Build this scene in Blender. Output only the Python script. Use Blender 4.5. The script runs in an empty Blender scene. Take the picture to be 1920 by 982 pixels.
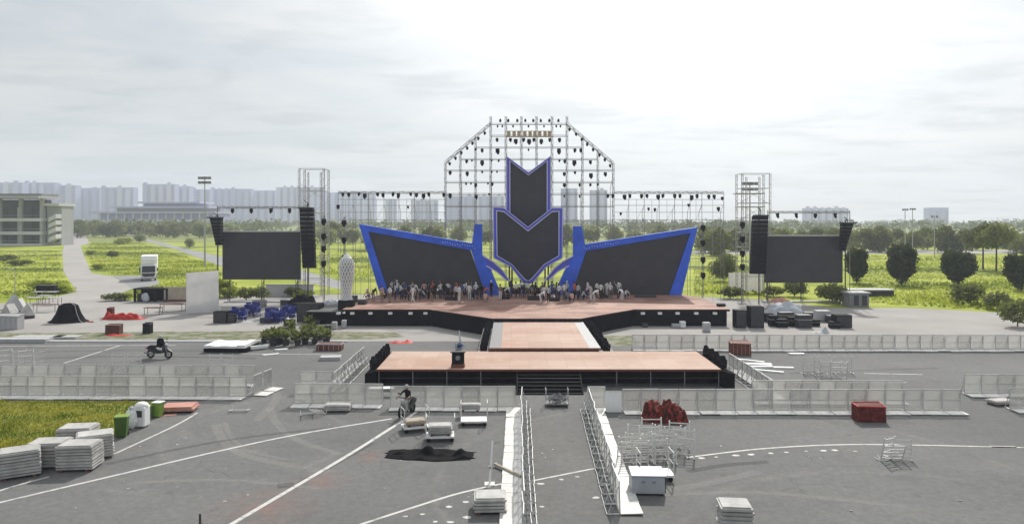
import bpy, bmesh, math, random
from mathutils import Vector, Matrix, noise as mnoise
R = math.radians
rnd = random.Random(7)
scene = bpy.context.scene
col = scene.collection

# ---------------------------------------------------------------- camera
F, H, HY, CX = 1400.0, 10.5, 410.0, 960.0      # focal length and horizon row in photo pixels, eye height
cam_d = bpy.data.cameras.new('camera'); cam = bpy.data.objects.new('camera', cam_d); col.objects.link(cam)
cam.location = (0, 0, H); cam.rotation_euler = (R(90), 0, 0)
cam_d.sensor_width = 36; cam_d.lens = 36 * F / 1920
cam_d.shift_y = -(491 - HY) / 1920
cam_d.clip_start = 0.1; cam_d.clip_end = 9000
scene.camera = cam

# ---------------------------------------------------------------- sky, sun, exposure
SUN_EL, SUN_AZ = R(38), R(15)                   # azimuth clockwise from +Y
sund = Vector((math.sin(SUN_AZ) * math.cos(SUN_EL), math.cos(SUN_AZ) * math.cos(SUN_EL), math.sin(SUN_EL)))
world = bpy.data.worlds.new('World'); scene.world = world; world.use_nodes = True
nt = world.node_tree; nt.nodes.clear()
def nd(t, **kw):
    n = nt.nodes.new(t)
    for k, v in kw.items(): setattr(n, k, v)
    return n
def math_n(op, a, b=None, clamp=False):
    n = nd('ShaderNodeMath', operation=op, use_clamp=clamp)
    for i, s in enumerate((a, b)):
        if s is None: continue
        if isinstance(s, (int, float)): n.inputs[i].default_value = s
        else: nt.links.new(s, n.inputs[i])
    return n.outputs[0]
def mixc(f, a, b):
    n = nd('ShaderNodeMix', data_type='RGBA')
    for i, s in ((0, f), (6, a), (7, b)):
        if isinstance(s, (int, float)): n.inputs[i].default_value = s
        elif isinstance(s, tuple): n.inputs[i].default_value = (*s, 1)
        else: nt.links.new(s, n.inputs[i])
    return n.outputs[2]
out = nd('ShaderNodeOutputWorld'); bg = nd('ShaderNodeBackground'); bg.inputs[1].default_value = 0.1
nt.links.new(bg.outputs[0], out.inputs[0])
sky = nd('ShaderNodeTexSky', sky_type='NISHITA', sun_disc=False, sun_elevation=SUN_EL, sun_rotation=SUN_AZ)
sky.air_density = 1.0; sky.dust_density = 2.0
tc = nd('ShaderNodeTexCoord'); sep = nd('ShaderNodeSeparateXYZ'); nt.links.new(tc.outputs['Generated'], sep.inputs[0])
zc = math_n('ADD', math_n('MAXIMUM', sep.outputs[2], 0.0), 0.10)
cmb = nd('ShaderNodeCombineXYZ')
nt.links.new(math_n('DIVIDE', sep.outputs[0], zc), cmb.inputs[0])
nt.links.new(math_n('MULTIPLY', math_n('DIVIDE', sep.outputs[1], zc), 1.5), cmb.inputs[1])
def wnoise(scale, detail, rough, dist=0.0):
    n = nd('ShaderNodeTexNoise'); n.inputs['Scale'].default_value = scale; n.inputs['Detail'].default_value = detail
    n.inputs['Roughness'].default_value = rough; n.inputs['Distortion'].default_value = dist
    nt.links.new(cmb.outputs[0], n.inputs['Vector']); return n.outputs[0]
def ramp(src, p0, p1, v0=0.0, v1=1.0):
    n = nd('ShaderNodeMapRange', interpolation_type='SMOOTHSTEP'); nt.links.new(src, n.inputs[0])
    for i, v in enumerate((p0, p1, v0, v1)): n.inputs[i + 1].default_value = v
    return n.outputs[0]
n1, n2 = wnoise(0.5, 8, 0.60, 0.3), wnoise(1.3, 10, 0.58, 0.35)
dot = nd('ShaderNodeVectorMath', operation='DOT_PRODUCT'); nt.links.new(tc.outputs['Generated'], dot.inputs[0])
dot.inputs[1].default_value = sund
glow = math_n('POWER', math_n('MAXIMUM', dot.outputs['Value'], 0.0), 10.0)
veil = mixc(ramp(n1, 0.36, 0.66), (4.2, 4.65, 5.0), (5.5, 5.65, 5.75))       # grey-white cloud deck
veil = mixc(math_n('MULTIPLY', ramp(n2, 0.50, 0.66), 0.38), veil, (3.5, 3.9, 4.15))
gl = nd('ShaderNodeVectorMath', operation='SCALE'); gl.inputs[0].default_value = (14.5, 14.3, 13.9)
nt.links.new(math_n('MULTIPLY', glow, ramp(n2, 0.42, 0.66, 1.1, 0.8)), gl.inputs['Scale'])
addv = nd('ShaderNodeVectorMath', operation='ADD'); nt.links.new(veil, addv.inputs[0]); nt.links.new(gl.outputs[0], addv.inputs[1])
cover = ramp(n1, 0.25, 0.55, 0.80, 0.97)
nt.links.new(mixc(cover, sky.outputs[0], addv.outputs[0]), bg.inputs[0])

sl = bpy.data.lights.new('sun', 'SUN'); sl.energy = 3.5; sl.angle = R(1.5); sl.color = (1.0, 0.955, 0.88)
sun = bpy.data.objects.new('sun', sl); col.objects.link(sun); sun.location = (60, 200, 160)
sun.rotation_euler = (-sund).to_track_quat('-Z', 'Y').to_euler()
vs = scene.view_settings; vs.view_transform = 'Standard'; vs.look = 'None'; vs.gamma = 1; vs.exposure = 0.30; vs.use_curve_mapping = False
scene.cycles.use_denoising = True
scene.cycles.max_bounces = 6; scene.cycles.transparent_max_bounces = 24; scene.cycles.volume_bounces = 1
scene.cycles.sample_clamp_indirect = 6

# ---------------------------------------------------------------- helpers
def G(px, py, z=0.0):
    """photo pixel -> point on the level plane of height z"""
    Y = (H - z) * F / (py - HY); return Vector(((px - CX) / F * Y, Y, z))
def P(px, py, Y):
    """photo pixel -> point on an upright plane at depth Y"""
    return Vector(((px - CX) / F * Y, Y, H - (py - HY) / F * Y))

MATS = {}
def mat(name, c, rough=0.7, metal=0.0, var=0.15, scale=3.0, bump=0.0, trans=0.0, alpha=None, objvar=0.0, c2=None, detail=5, lo=0.35, hi=0.65, stretch=None):
    m = bpy.data.materials.new(name); m.use_nodes = True; t = m.node_tree; b = t.nodes['Principled BSDF']
    b.inputs['Roughness'].default_value = rough; b.inputs['Metallic'].default_value = metal
    b.inputs['Specular IOR Level'].default_value = 0.04 if name in ('black', 'black_cloth', 'cloth_black') else 0.3
    tcn = t.nodes.new('ShaderNodeTexCoord'); nz = t.nodes.new('ShaderNodeTexNoise')
    nz.inputs['Scale'].default_value = scale; nz.inputs['Detail'].default_value = detail; nz.inputs['Roughness'].default_value = 0.65
    vec = tcn.outputs['Object']
    if stretch:
        mp = t.nodes.new('ShaderNodeMapping'); mp.inputs['Scale'].default_value = stretch; t.links.new(vec, mp.inputs[0]); vec = mp.outputs[0]
    t.links.new(vec, nz.inputs['Vector'])
    mr = t.nodes.new('ShaderNodeMapRange'); t.links.new(nz.outputs[0], mr.inputs[0]); mr.inputs[1].default_value = lo; mr.inputs[2].default_value = hi
    mx = t.nodes.new('ShaderNodeMix'); mx.data_type = 'RGBA'; t.links.new(mr.outputs[0], mx.inputs[0])
    d = c2 if c2 else tuple(v * (1 + var) for v in c); a = c if c2 else tuple(v * (1 - var) for v in c)
    mx.inputs[6].default_value = (*a, 1); mx.inputs[7].default_value = (*d, 1); colr = mx.outputs[2]
    if objvar:
        oi = t.nodes.new('ShaderNodeObjectInfo'); hs = t.nodes.new('ShaderNodeHueSaturation'); t.links.new(colr, hs.inputs['Color'])
        m2 = t.nodes.new('ShaderNodeMapRange'); t.links.new(oi.outputs['Random'], m2.inputs[0]); m2.inputs[3].default_value = 1 - objvar; m2.inputs[4].default_value = 1 + objvar
        t.links.new(m2.outputs[0], hs.inputs['Value']); colr = hs.outputs[0]
    t.links.new(colr, b.inputs['Base Color'])
    if bump:
        bp = t.nodes.new('ShaderNodeBump'); bp.inputs['Strength'].default_value = bump; bp.inputs['Distance'].default_value = 0.05
        t.links.new(nz.outputs[0], bp.inputs['Height']); t.links.new(bp.outputs[0], b.inputs['Normal'])
    o = t.nodes['Material Output']; sh = b.outputs[0]
    if trans:
        tr = t.nodes.new('ShaderNodeBsdfTranslucent'); t.links.new(colr, tr.inputs[0]); ms = t.nodes.new('ShaderNodeMixShader'); ms.inputs[0].default_value = trans
        t.links.new(b.outputs[0], ms.inputs[1]); t.links.new(tr.outputs[0], ms.inputs[2]); t.links.new(ms.outputs[0], o.inputs[0]); sh = ms.outputs[0]
    if alpha is not None:
        tp = t.nodes.new('ShaderNodeBsdfTransparent'); ms = t.nodes.new('ShaderNodeMixShader'); ms.inputs[0].default_value = alpha
        t.links.new(tp.outputs[0], ms.inputs[1]); t.links.new(sh, ms.inputs[2]); t.links.new(ms.outputs[0], o.inputs[0])
    MATS[name] = m; return m

class MB:
    """collects shapes, builds ONE mesh object"""
    def __init__(s): s.v, s.f, s.mi = [], [], []
    def add(s, vs_, fs, mi=0):
        k = len(s.v); s.v += [Vector(q) for q in vs_]; s.f += [tuple(i + k for i in q) for q in fs]; s.mi += [mi] * len(fs); return s
    def box(s, x0, x1, y0, y1, z0, z1, mi=0, M=None):
        vv = [Vector((x, y, z)) for z in (z0, z1) for y in (y0, y1) for x in (x0, x1)]
        if M is not None: vv = [M @ q for q in vv]
        return s.add(vv, [(0, 2, 3, 1), (4, 5, 7, 6), (0, 1, 5, 4), (2, 6, 7, 3), (0, 4, 6, 2), (1, 3, 7, 5)], mi)
    def bar(s, p, q, w, h=None, mi=0):
        p, q = Vector(p), Vector(q); h = h or w; d = (q - p)
        if d.length < 1e-6: return s
        u = d.normalized(); a = u.cross(Vector((0, 0, 1)))
        a = Vector((1, 0, 0)) if a.length < 1e-3 else a.normalized()
        b = a.cross(u); a *= w / 2; b *= h / 2
        return s.add([p - a - b, p + a - b, p + a + b, p - a + b, q - a - b, q + a - b, q + a + b, q - a + b],
                     [(0, 3, 2, 1), (4, 5, 6, 7), (0, 1, 5, 4), (1, 2, 6, 5), (2, 3, 7, 6), (3, 0, 4, 7)], mi)
    def tube(s, p, q, r, n=6, r2=None, mi=0):
        p, q = Vector(p), Vector(q); r2 = r if r2 is None else r2; u = (q - p).normalized()
        a = u.cross(Vector((0, 0, 1))); a = Vector((1, 0, 0)) if a.length < 1e-3 else a.normalized(); b = a.cross(u)
        vv = [c + (a * math.cos(2 * math.pi * i / n) + b * math.sin(2 * math.pi * i / n)) * rr for c, rr in ((p, r), (q, r2)) for i in range(n)]
        return s.add(vv, [(i, (i + 1) % n, n + (i + 1) % n, n + i) for i in range(n)] + [tuple(range(n - 1, -1, -1)), tuple(range(n, 2 * n))], mi)
    def chain(s, pts, r, n=6, mi=0):
        for a, b in zip(pts, pts[1:]): s.tube(a, b, r, n, mi=mi)
        return s
    def prism(s, pts, off, mi=0):
        """closed outline of 3-D points swept along vector off"""
        n = len(pts); off = Vector(off); pts = [Vector(q) for q in pts]
        return s.add(pts + [q + off for q in pts], [tuple(range(n)), tuple(range(2 * n - 1, n - 1, -1))] + [(i, n + i, n + (i + 1) % n, (i + 1) % n) for i in range(n)], mi)
    def ring(s, outer, inner, off, mi=0):
        """band between two closed outlines of the same count, swept along off"""
        n = len(outer); off = Vector(off); o = [Vector(q) for q in outer]; i_ = [Vector(q) for q in inner]
        vv = o + i_ + [q + off for q in o] + [q + off for q in i_]; fs = []
        for k in range(n):
            j = (k + 1) % n
            fs += [(k, j, n + j, n + k), (2 * n + k, 3 * n + k, 3 * n + j, 2 * n + j), (k, 2 * n + k, 2 * n + j, j), (n + k, n + j, 3 * n + j, 3 * n + k)]
        return s.add(vv, fs, mi)
    def ball(s, c, r, nu=8, nv=5, mi=0, jit=0.0):
        c = Vector(c); r = Vector(r) if hasattr(r, '__len__') else Vector((r, r, r)); vv = [c + Vector((0, 0, -r.z))]
        for j in range(1, nv):
            a = -math.pi / 2 + math.pi * j / nv
            for i in range(nu):
                b = 2 * math.pi * i / nu; k = 1 + rnd.uniform(-jit, jit)
                vv.append(c + Vector((r.x * math.cos(a) * math.cos(b), r.y * math.cos(a) * math.sin(b), r.z * math.sin(a))) * 1 + Vector((0, 0, 0)) if not jit else c + Vector((r.x * math.cos(a) * math.cos(b), r.y * math.cos(a) * math.sin(b), r.z * math.sin(a))) * k)
        vv.append(c + Vector((0, 0, r.z))); n = len(vv) - 1; fs = []
        for i in range(nu):
            fs.append((0, 1 + (i + 1) % nu, 1 + i)); fs.append((n, n - nu + i, n - nu + (i + 1) % nu))
            for j in range(nv - 2):
                a0 = 1 + j * nu; fs.append((a0 + i, a0 + (i + 1) % nu, a0 + nu + (i + 1) % nu, a0 + nu + i))
        return s.add(vv, fs, mi)
    def lathe(s, prof, n=12, c=(0, 0, 0), mi=0, tw=0.0):
        c = Vector(c); vv = []; fs = []
        for j, (r, z) in enumerate(prof):
            for i in range(n):
                a = 2 * math.pi * (i + tw * j) / n; vv.append(c + Vector((r * math.cos(a), r * math.sin(a), z)))
        for j in range(len(prof) - 1):
            for i in range(n): fs.append((j * n + i, j * n + (i + 1) % n, (j + 1) * n + (i + 1) % n, (j + 1) * n + i))
        fs.append(tuple(range(n - 1, -1, -1))); k = (len(prof) - 1) * n; fs.append(tuple(range(k, k + n)))
        return s.add(vv, fs, mi)
    def torus(s, c, Rr, r, axis='y', nu=14, nv=6, mi=0):
        c = Vector(c); vv = []
        for i in range(nu):
            a = 2 * math.pi * i / nu
            for j in range(nv):
                b = 2 * math.pi * j / nv; q = Rr + r * math.cos(b); w = r * math.sin(b)
                p = (q * math.cos(a), w, q * math.sin(a)) if axis == 'y' else (w, q * math.cos(a), q * math.sin(a)) if axis == 'x' else (q * math.cos(a), q * math.sin(a), w)
                vv.append(c + Vector(p))
        return s.add(vv, [(i * nv + j, ((i + 1) % nu) * nv + j, ((i + 1) % nu) * nv + (j + 1) % nv, i * nv + (j + 1) % nv) for i in range(nu) for j in range(nv)], mi)
    def build(s, name, m, parent=None, world=False, smooth=False, bevel=0.0):
        o0 = ORG.get(parent.name, Vector()) if (world and parent) else Vector()
        me = bpy.data.meshes.new(name); me.from_pydata([q - o0 for q in s.v], [], s.f)
        for mm in (m if isinstance(m, (list, tuple)) else [m]): me.materials.append(MATS[mm])
        me.polygons.foreach_set('material_index', s.mi)
        bm = bmesh.new(); bm.from_mesh(me); bmesh.ops.recalc_face_normals(bm, faces=bm.faces)
        if bevel: bmesh.ops.bevel(bm, geom=list(bm.edges), offset=bevel, segments=1, affect='EDGES', clamp_overlap=True)
        bm.to_mesh(me); bm.free()
        if smooth: me.polygons.foreach_set('use_smooth', [True] * len(me.polygons))
        o = bpy.data.objects.new(name, me); col.objects.link(o)
        if parent: o.parent = parent; ORG[o.name] = ORG.get(parent.name, Vector())
        else: ORG[o.name] = Vector()
        return o
ORG = {}
def tag(o, label=None, cat=None, group=None, kind=None):
    for k, v in (('label', label), ('category', cat), ('group', group), ('kind', kind)):
        if v: o[k] = v
    return o
def thing(name, label, cat, loc=(0, 0, 0), rz=0.0, group=None):
    o = bpy.data.objects.new(name, None); col.objects.link(o); o.location = loc; o.rotation_euler = (0, 0, rz); o.empty_display_size = 0.2
    ORG[o.name] = Vector(loc); return tag(o, label, cat, group)
def dup(root, loc, rz=0.0, label=None, group=None, scale=None, rot=None):
    r = root.copy(); col.objects.link(r); r.location = loc; r.rotation_euler = rot if rot else (0, 0, rz)
    if scale: r.scale = scale
    tag(r, label, None, group); ORG[r.name] = Vector(loc)
    for ch in root.children:
        c = ch.copy(); col.objects.link(c); c.parent = r
        for g in ch.children:
            d = g.copy(); col.objects.link(d); d.parent = c
    return r
_first = {}
def place(key, maker, loc, rz, label, group=None, scale=None, rot=None):
    """the first call moves the prototype itself, later calls copy it"""
    if key not in _first:
        o = maker(); _first[key] = o; o.location = loc; o.rotation_euler = rot if rot else (0, 0, rz); ORG[o.name] = Vector(loc)
        if scale: o.scale = scale
        return tag(o, label, None, group)
    return dup(_first[key], loc, rz, label, group, scale if scale else (1, 1, 1), rot)
ONES = ['', 'first', 'second', 'third', 'fourth', 'fifth', 'sixth', 'seventh', 'eighth', 'ninth', 'tenth', 'eleventh', 'twelfth', 'thirteenth', 'fourteenth', 'fifteenth', 'sixteenth', 'seventeenth', 'eighteenth', 'nineteenth']
def nth(i):
    if i < 20: return ONES[i]
    t, u = divmod(i, 10); w = ['', '', 'twent', 'thirt', 'fort', 'fift', 'sixt', 'sevent', 'eight', 'ninet'][t]
    return w + 'ieth' if u == 0 else w + 'y-' + ONES[u]
def sheet(name, pts, z, m, kind='structure'):
    mb = MB(); mb.add([(p[0], p[1], z) for p in pts], [tuple(range(len(pts)))])
    return tag(mb.build(name, m), kind=kind)
def sheetpx(name, px, z, m): return sheet(name, [G(x, y) for x, y in px], z, m)
def ribbon(mb, pts, w, z):
    pts = [Vector((p[0], p[1], 0)) for p in pts]; L = []
    for i, p in enumerate(pts):
        d = (pts[min(i + 1, len(pts) - 1)] - pts[max(i - 1, 0)]).normalized(); n = Vector((-d.y, d.x, 0)) * w / 2
        L += [p + n + Vector((0, 0, z)), p - n + Vector((0, 0, z))]
    mb.add(L, [(2 * i, 2 * i + 1, 2 * i + 3, 2 * i + 2) for i in range(len(pts) - 1)])
def smooth_px(pts, n=8):
    out_ = []
    for i in range(len(pts) - 1):
        p0, p1, p2, p3 = (Vector(pts[max(0, min(len(pts) - 1, i + k))]) for k in (-1, 0, 1, 2))
        for k in range(n):
            t = k / n; out_.append(0.5 * ((2 * p1) + (p2 - p0) * t + (2 * p0 - 5 * p1 + 4 * p2 - p3) * t * t + (3 * p1 - p0 - 3 * p2 + p3) * t ** 3))
    return out_ + [Vector(pts[-1])]

# ---------------------------------------------------------------- materials
mat('turf', (0.15, 0.155, 0.02), 0.95, c2=(0.26, 0.26, 0.03), scale=0.6, bump=0.6, detail=9)
mat('far_field', (0.13, 0.16, 0.03), 0.95, c2=(0.24, 0.27, 0.06), scale=0.02, detail=9)
mat('verge', (0.09, 0.11, 0.025), 0.9, c2=(0.25, 0.24, 0.19), scale=0.9, bump=0.6, detail=9, lo=0.42, hi=0.58)
mat('paving', (0.285, 0.27, 0.255), 0.95, c2=(0.365, 0.345, 0.325), scale=0.12, bump=0.1, detail=10)
mat('path', (0.30, 0.285, 0.27), 0.95, c2=(0.38, 0.36, 0.34), scale=0.08, bump=0.1, detail=10)
mat('old_road', (0.22, 0.22, 0.225), 0.85, c2=(0.28, 0.28, 0.28), scale=0.1, detail=9)
mat('paint', (0.54, 0.53, 0.51), 0.7, c2=(0.20, 0.198, 0.19), scale=2.2, detail=10, lo=0.50, hi=0.72)
mat('alu', (0.52, 0.52, 0.51), 0.5, metal=0.15, var=0.12, scale=2.0, objvar=0.10)
mat('perforated', (0.54, 0.54, 0.52), 0.6, c2=(0.42, 0.41, 0.38), scale=0.9, trans=0.32, alpha=0.44, objvar=0.20)
mat('plate', (0.62, 0.61, 0.585), 0.55, var=0.12, scale=3.0, objvar=0.07, bump=0.15)
mat('white', (0.80, 0.80, 0.785), 0.5, var=0.07, scale=1.5)
mat('dirty_white', (0.34, 0.33, 0.315), 0.75, c2=(0.52, 0.51, 0.49), scale=1.6, objvar=0.10, bump=0.2)
mat('white_board', (0.80, 0.79, 0.78), 0.6, var=0.05, scale=0.6, trans=0.45)
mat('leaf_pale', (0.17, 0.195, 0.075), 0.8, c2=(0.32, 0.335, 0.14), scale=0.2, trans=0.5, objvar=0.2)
mat('tyre_dust', (0.42, 0.41, 0.39), 0.95, var=0.1, scale=1.2, alpha=0.20)
mat('tyre_dark', (0.05, 0.05, 0.05), 0.95, var=0.1, scale=1.2, alpha=0.22)
mat('red_mesh', (0.04, 0.012, 0.010), 0.85, c2=(0.30, 0.035, 0.022), scale=5.0, bump=0.6, lo=0.44, hi=0.62)
mat('galv', (0.40, 0.405, 0.41), 0.5, metal=0.4, var=0.1)
mat('truss', (0.26, 0.25, 0.24), 0.6, metal=0.2, var=0.1)
mat('tower_truss', (0.42, 0.41, 0.39), 0.5, metal=0.2, var=0.1)
mat('black', (0.016, 0.016, 0.018), 0.7, var=0.3, scale=2.0, bump=0.1)
mat('black_gloss', (0.02, 0.02, 0.022), 0.3, var=0.3)
mat('black_cloth', (0.010, 0.010, 0.011), 0.9, var=0.4, scale=1.0)
mat('charcoal', (0.05, 0.05, 0.052), 0.6, var=0.2)
mat('grey', (0.22, 0.22, 0.225), 0.7, var=0.15)
mat('light_grey', (0.42, 0.42, 0.42), 0.7, var=0.1)
mat('blue', (0.04, 0.125, 0.70), 0.55, var=0.18, scale=0.6)
mat('violet', (0.105, 0.115, 0.60), 0.5, var=0.12, scale=0.8)
mat('trim', (0.62, 0.62, 0.74), 0.4, var=0.05)
mat('deck_edge', (0.16, 0.055, 0.035), 0.6, var=0.2)
mat('deck_grey', (0.16, 0.16, 0.165), 0.6, var=0.12)
mat('amber', (0.55, 0.42, 0.22), 0.5, var=0.15)
mat('red', (0.45, 0.022, 0.014), 0.65, var=0.2, scale=2.5)
mat('dark_red', (0.06, 0.012, 0.010), 0.8, c2=(0.20, 0.028, 0.02), scale=6.0, bump=0.5, lo=0.4, hi=0.62)
mat('salmon', (0.45, 0.21, 0.165), 0.75, c2=(0.56, 0.30, 0.24), scale=1.5)
mat('brown', (0.14, 0.055, 0.04), 0.75, var=0.25, scale=2.0)
mat('tan', (0.40, 0.34, 0.27), 0.8, var=0.15, scale=1.0)
mat('chair_blue', (0.025, 0.04, 0.22), 0.5, var=0.2)
mat('silver', (0.33, 0.36, 0.41), 0.45, metal=0.1, c2=(0.42, 0.44, 0.47), scale=0.9)
mat('glass', (0.03, 0.035, 0.04), 0.15, var=0.1)
mat('rubber', (0.015, 0.015, 0.015), 0.9, var=0.2)
mat('bin_green', (0.055, 0.12, 0.02), 0.5, var=0.15)
mat('bin_lime', (0.17, 0.27, 0.04), 0.5, var=0.15)
mat('concrete', (0.40, 0.40, 0.41), 0.85, var=0.12, scale=0.12, detail=8)
mat('concrete_pale', (0.60, 0.60, 0.61), 0.85, var=0.10, scale=0.1, detail=8)
mat('window_dark', (0.045, 0.05, 0.055), 0.3, var=0.3, scale=0.3)
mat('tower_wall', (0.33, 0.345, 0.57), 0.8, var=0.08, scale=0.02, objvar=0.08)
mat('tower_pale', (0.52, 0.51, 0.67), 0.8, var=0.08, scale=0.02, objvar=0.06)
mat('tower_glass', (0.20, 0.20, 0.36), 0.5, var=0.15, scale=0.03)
mat('bark', (0.07, 0.055, 0.04), 0.9, var=0.25, scale=4.0)
mat('leaf_dark', (0.035, 0.052, 0.021), 0.8, c2=(0.105, 0.125, 0.045), scale=0.9, trans=0.3, objvar=0.12)
mat('leaf_mid', (0.095, 0.125, 0.03), 0.8, c2=(0.25, 0.265, 0.08), scale=0.3, trans=0.45, objvar=0.25)
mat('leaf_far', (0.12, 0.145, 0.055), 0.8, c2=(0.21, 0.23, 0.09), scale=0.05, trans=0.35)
mat('leaf_bright', (0.17, 0.22, 0.02), 0.8, c2=(0.34, 0.38, 0.05), scale=0.5, trans=0.5, objvar=0.12)
mat('turf_blade', (0.12, 0.17, 0.018), 0.9, c2=(0.34, 0.31, 0.045), scale=0.45, trans=0.55, lo=0.4, hi=0.6)
mat('skin', (0.36, 0.21, 0.145), 0.6, var=0.08)
mat('hair', (0.012, 0.010, 0.009), 0.6, var=0.2)
mat('shoe', (0.03, 0.03, 0.03), 0.6, var=0.2)
for nm, c in (('cloth_white', (0.66, 0.66, 0.66)), ('cloth_pale', (0.45, 0.47, 0.50)), ('cloth_navy', (0.02, 0.028, 0.07)), ('cloth_black', (0.015, 0.015, 0.017)),
              ('cloth_grey', (0.14, 0.14, 0.15)), ('cloth_orange', (0.55, 0.14, 0.03)), ('cloth_khaki', (0.24, 0.19, 0.13)), ('cloth_blue', (0.05, 0.09, 0.26)), ('cloth_pink', (0.50, 0.30, 0.28))):
    mat(nm, c, 0.85, var=0.12, scale=6.0, bump=0.2)

# asphalt: worn grey with tyre arcs, patches and red dust
def asphalt():
    m = bpy.data.materials.new('asphalt'); m.use_nodes = True; t = m.node_tree; b = t.nodes['Principled BSDF']; N, L = t.nodes.new, t.links.new
    b.inputs['Roughness'].default_value = 0.92; b.inputs['Specular IOR Level'].default_value = 0.2
    co = N('ShaderNodeTexCoord').outputs['Object']
    def noise(sc, det=6, ro=0.6, st=None):
        n = N('ShaderNodeTexNoise'); n.inputs['Scale'].default_value = sc; n.inputs['Detail'].default_value = det; n.inputs['Roughness'].default_value = ro
        if st:
            mp = N('ShaderNodeMapping'); mp.inputs['Scale'].default_value = st; L(co, mp.inputs[0]); L(mp.outputs[0], n.inputs['Vector'])
        else: L(co, n.inputs['Vector'])
        return n.outputs[0]
    def rng(s, a, c, v0=0., v1=1.):
        n = N('ShaderNodeMapRange'); L(s, n.inputs[0])
        for i, v in enumerate((a, c, v0, v1)): n.inputs[i + 1].default_value = v
        return n.outputs[0]
    def mx(f, a, c):
        n = N('ShaderNodeMix'); n.data_type = 'RGBA'; L(f, n.inputs[0])
        for i, s in ((6, a), (7, c)):
            if isinstance(s, tuple): n.inputs[i].default_value = (*s, 1)
            else: L(s, n.inputs[i])
        return n.outputs[2]
    c = mx(rng(noise(0.09, 7), 0.35, 0.65), (0.138, 0.138, 0.136), (0.196, 0.195, 0.190))
    c = mx(rng(noise(0.5, 8, 0.7), 0.55, 0.75, 0, .5), c, (0.088, 0.087, 0.086))
    c = mx(rng(noise(0.22, 6, 0.6, (0.25, 2.2, 1)), 0.52, 0.72, 0, .45), c, (0.20, 0.198, 0.19))
    for (cx, cy, rr, w) in ((-11.5, 39.0, 5.2, .45), (-9.3, 37.5, 7.6, .35), (-14.0, 35.0, 6.3, .3), (14.0, 22.0, 9.0, .4), (9.0, 30.0, 12.0, .3)):
        ds = N('ShaderNodeVectorMath'); ds.operation = 'DISTANCE'; L(co, ds.inputs[0]); ds.inputs[1].default_value = (cx, cy, 0)
        ab = N('ShaderNodeMath'); ab.operation = 'SUBTRACT'; L(ds.outputs['Value'], ab.inputs[0]); ab.inputs[1].default_value = rr
        a2 = N('ShaderNodeMath'); a2.operation = 'ABSOLUTE'; L(ab.outputs[0], a2.inputs[0])
        k = N('ShaderNodeMath'); k.operation = 'MULTIPLY'; L(rng(a2.outputs[0], 0.0, w, 0.55, 0.0), k.inputs[0]); L(rng(noise(0.35, 4), 0.42, 0.6), k.inputs[1])
        c = mx(k.outputs[0], c, (0.25, 0.245, 0.235))
    for (cx, cy, rr) in ((-9.0, 27.2, 2.4), (-7.6, 30.0, 1.4), (-6.3, 33.0, 1.0)):
        ds = N('ShaderNodeVectorMath'); ds.operation = 'DISTANCE'; L(co, ds.inputs[0]); ds.inputs[1].default_value = (cx, cy, 0)
        k = N('ShaderNodeMath'); k.operation = 'MULTIPLY'; L(rng(ds.outputs['Value'], 0.2, rr, 0.8, 0.0), k.inputs[0]); L(rng(noise(1.2, 6), 0.35, 0.6), k.inputs[1])
        c = mx(k.outputs[0], c, (0.27, 0.16, 0.135))
    c = mx(rng(noise(0.16, 9, 0.75), 0.56, 0.60, 0, .28), c, (0.10, 0.10, 0.10))          # repair patches
    vo = N('ShaderNodeTexVoronoi'); vo.feature = 'DISTANCE_TO_EDGE'; vo.inputs['Scale'].default_value = 0.16
    wb = N('ShaderNodeVectorMath'); wb.operation = 'ADD'; L(co, wb.inputs[0]); nn = N('ShaderNodeTexNoise'); nn.inputs['Scale'].default_value = 0.9; nn.inputs['Detail'].default_value = 6; L(co, nn.inputs['Vector']); L(nn.outputs['Color'], wb.inputs[1]); L(wb.outputs[0], vo.inputs['Vector'])
    k = N('ShaderNodeMath'); k.operation = 'MULTIPLY'; L(rng(vo.outputs['Distance'], 0.002, 0.007, .35, 0.), k.inputs[0]); L(rng(noise(0.12, 4), 0.52, 0.6), k.inputs[1]); c = mx(k.outputs[0], c, (0.055, 0.055, 0.055))
    c = mx(rng(noise(0.9, 5, 0.5), 0.66, 0.72, 0, .55), c, (0.075, 0.074, 0.072))          # oil stains
    c = mx(rng(noise(2.4, 9, 0.8), 0.60, 0.78, 0, .5), c, (0.24, 0.235, 0.225))            # dust flecks
    c = mx(rng(noise(3.2, 7, 0.75), 0.42, 0.62, .38, 0), c, (0.085, 0.084, 0.082))         # mottling
    c = mx(rng(noise(9.0, 5, 0.8), 0.50, 0.68, 0, .40), c, (0.23, 0.227, 0.215))
    c = mx(rng(noise(28, 3), 0.3, 0.7, 0, .22), c, (0.08, 0.08, 0.08))
    L(c, b.inputs['Base Color'])
    bp = N('ShaderNodeBump'); bp.inputs['Strength'].default_value = 0.25; bp.inputs['Distance'].default_value = 0.01; L(noise(40, 3), bp.inputs['Height']); L(bp.outputs[0], b.inputs['Normal'])
    MATS['asphalt'] = m
asphalt()

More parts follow.
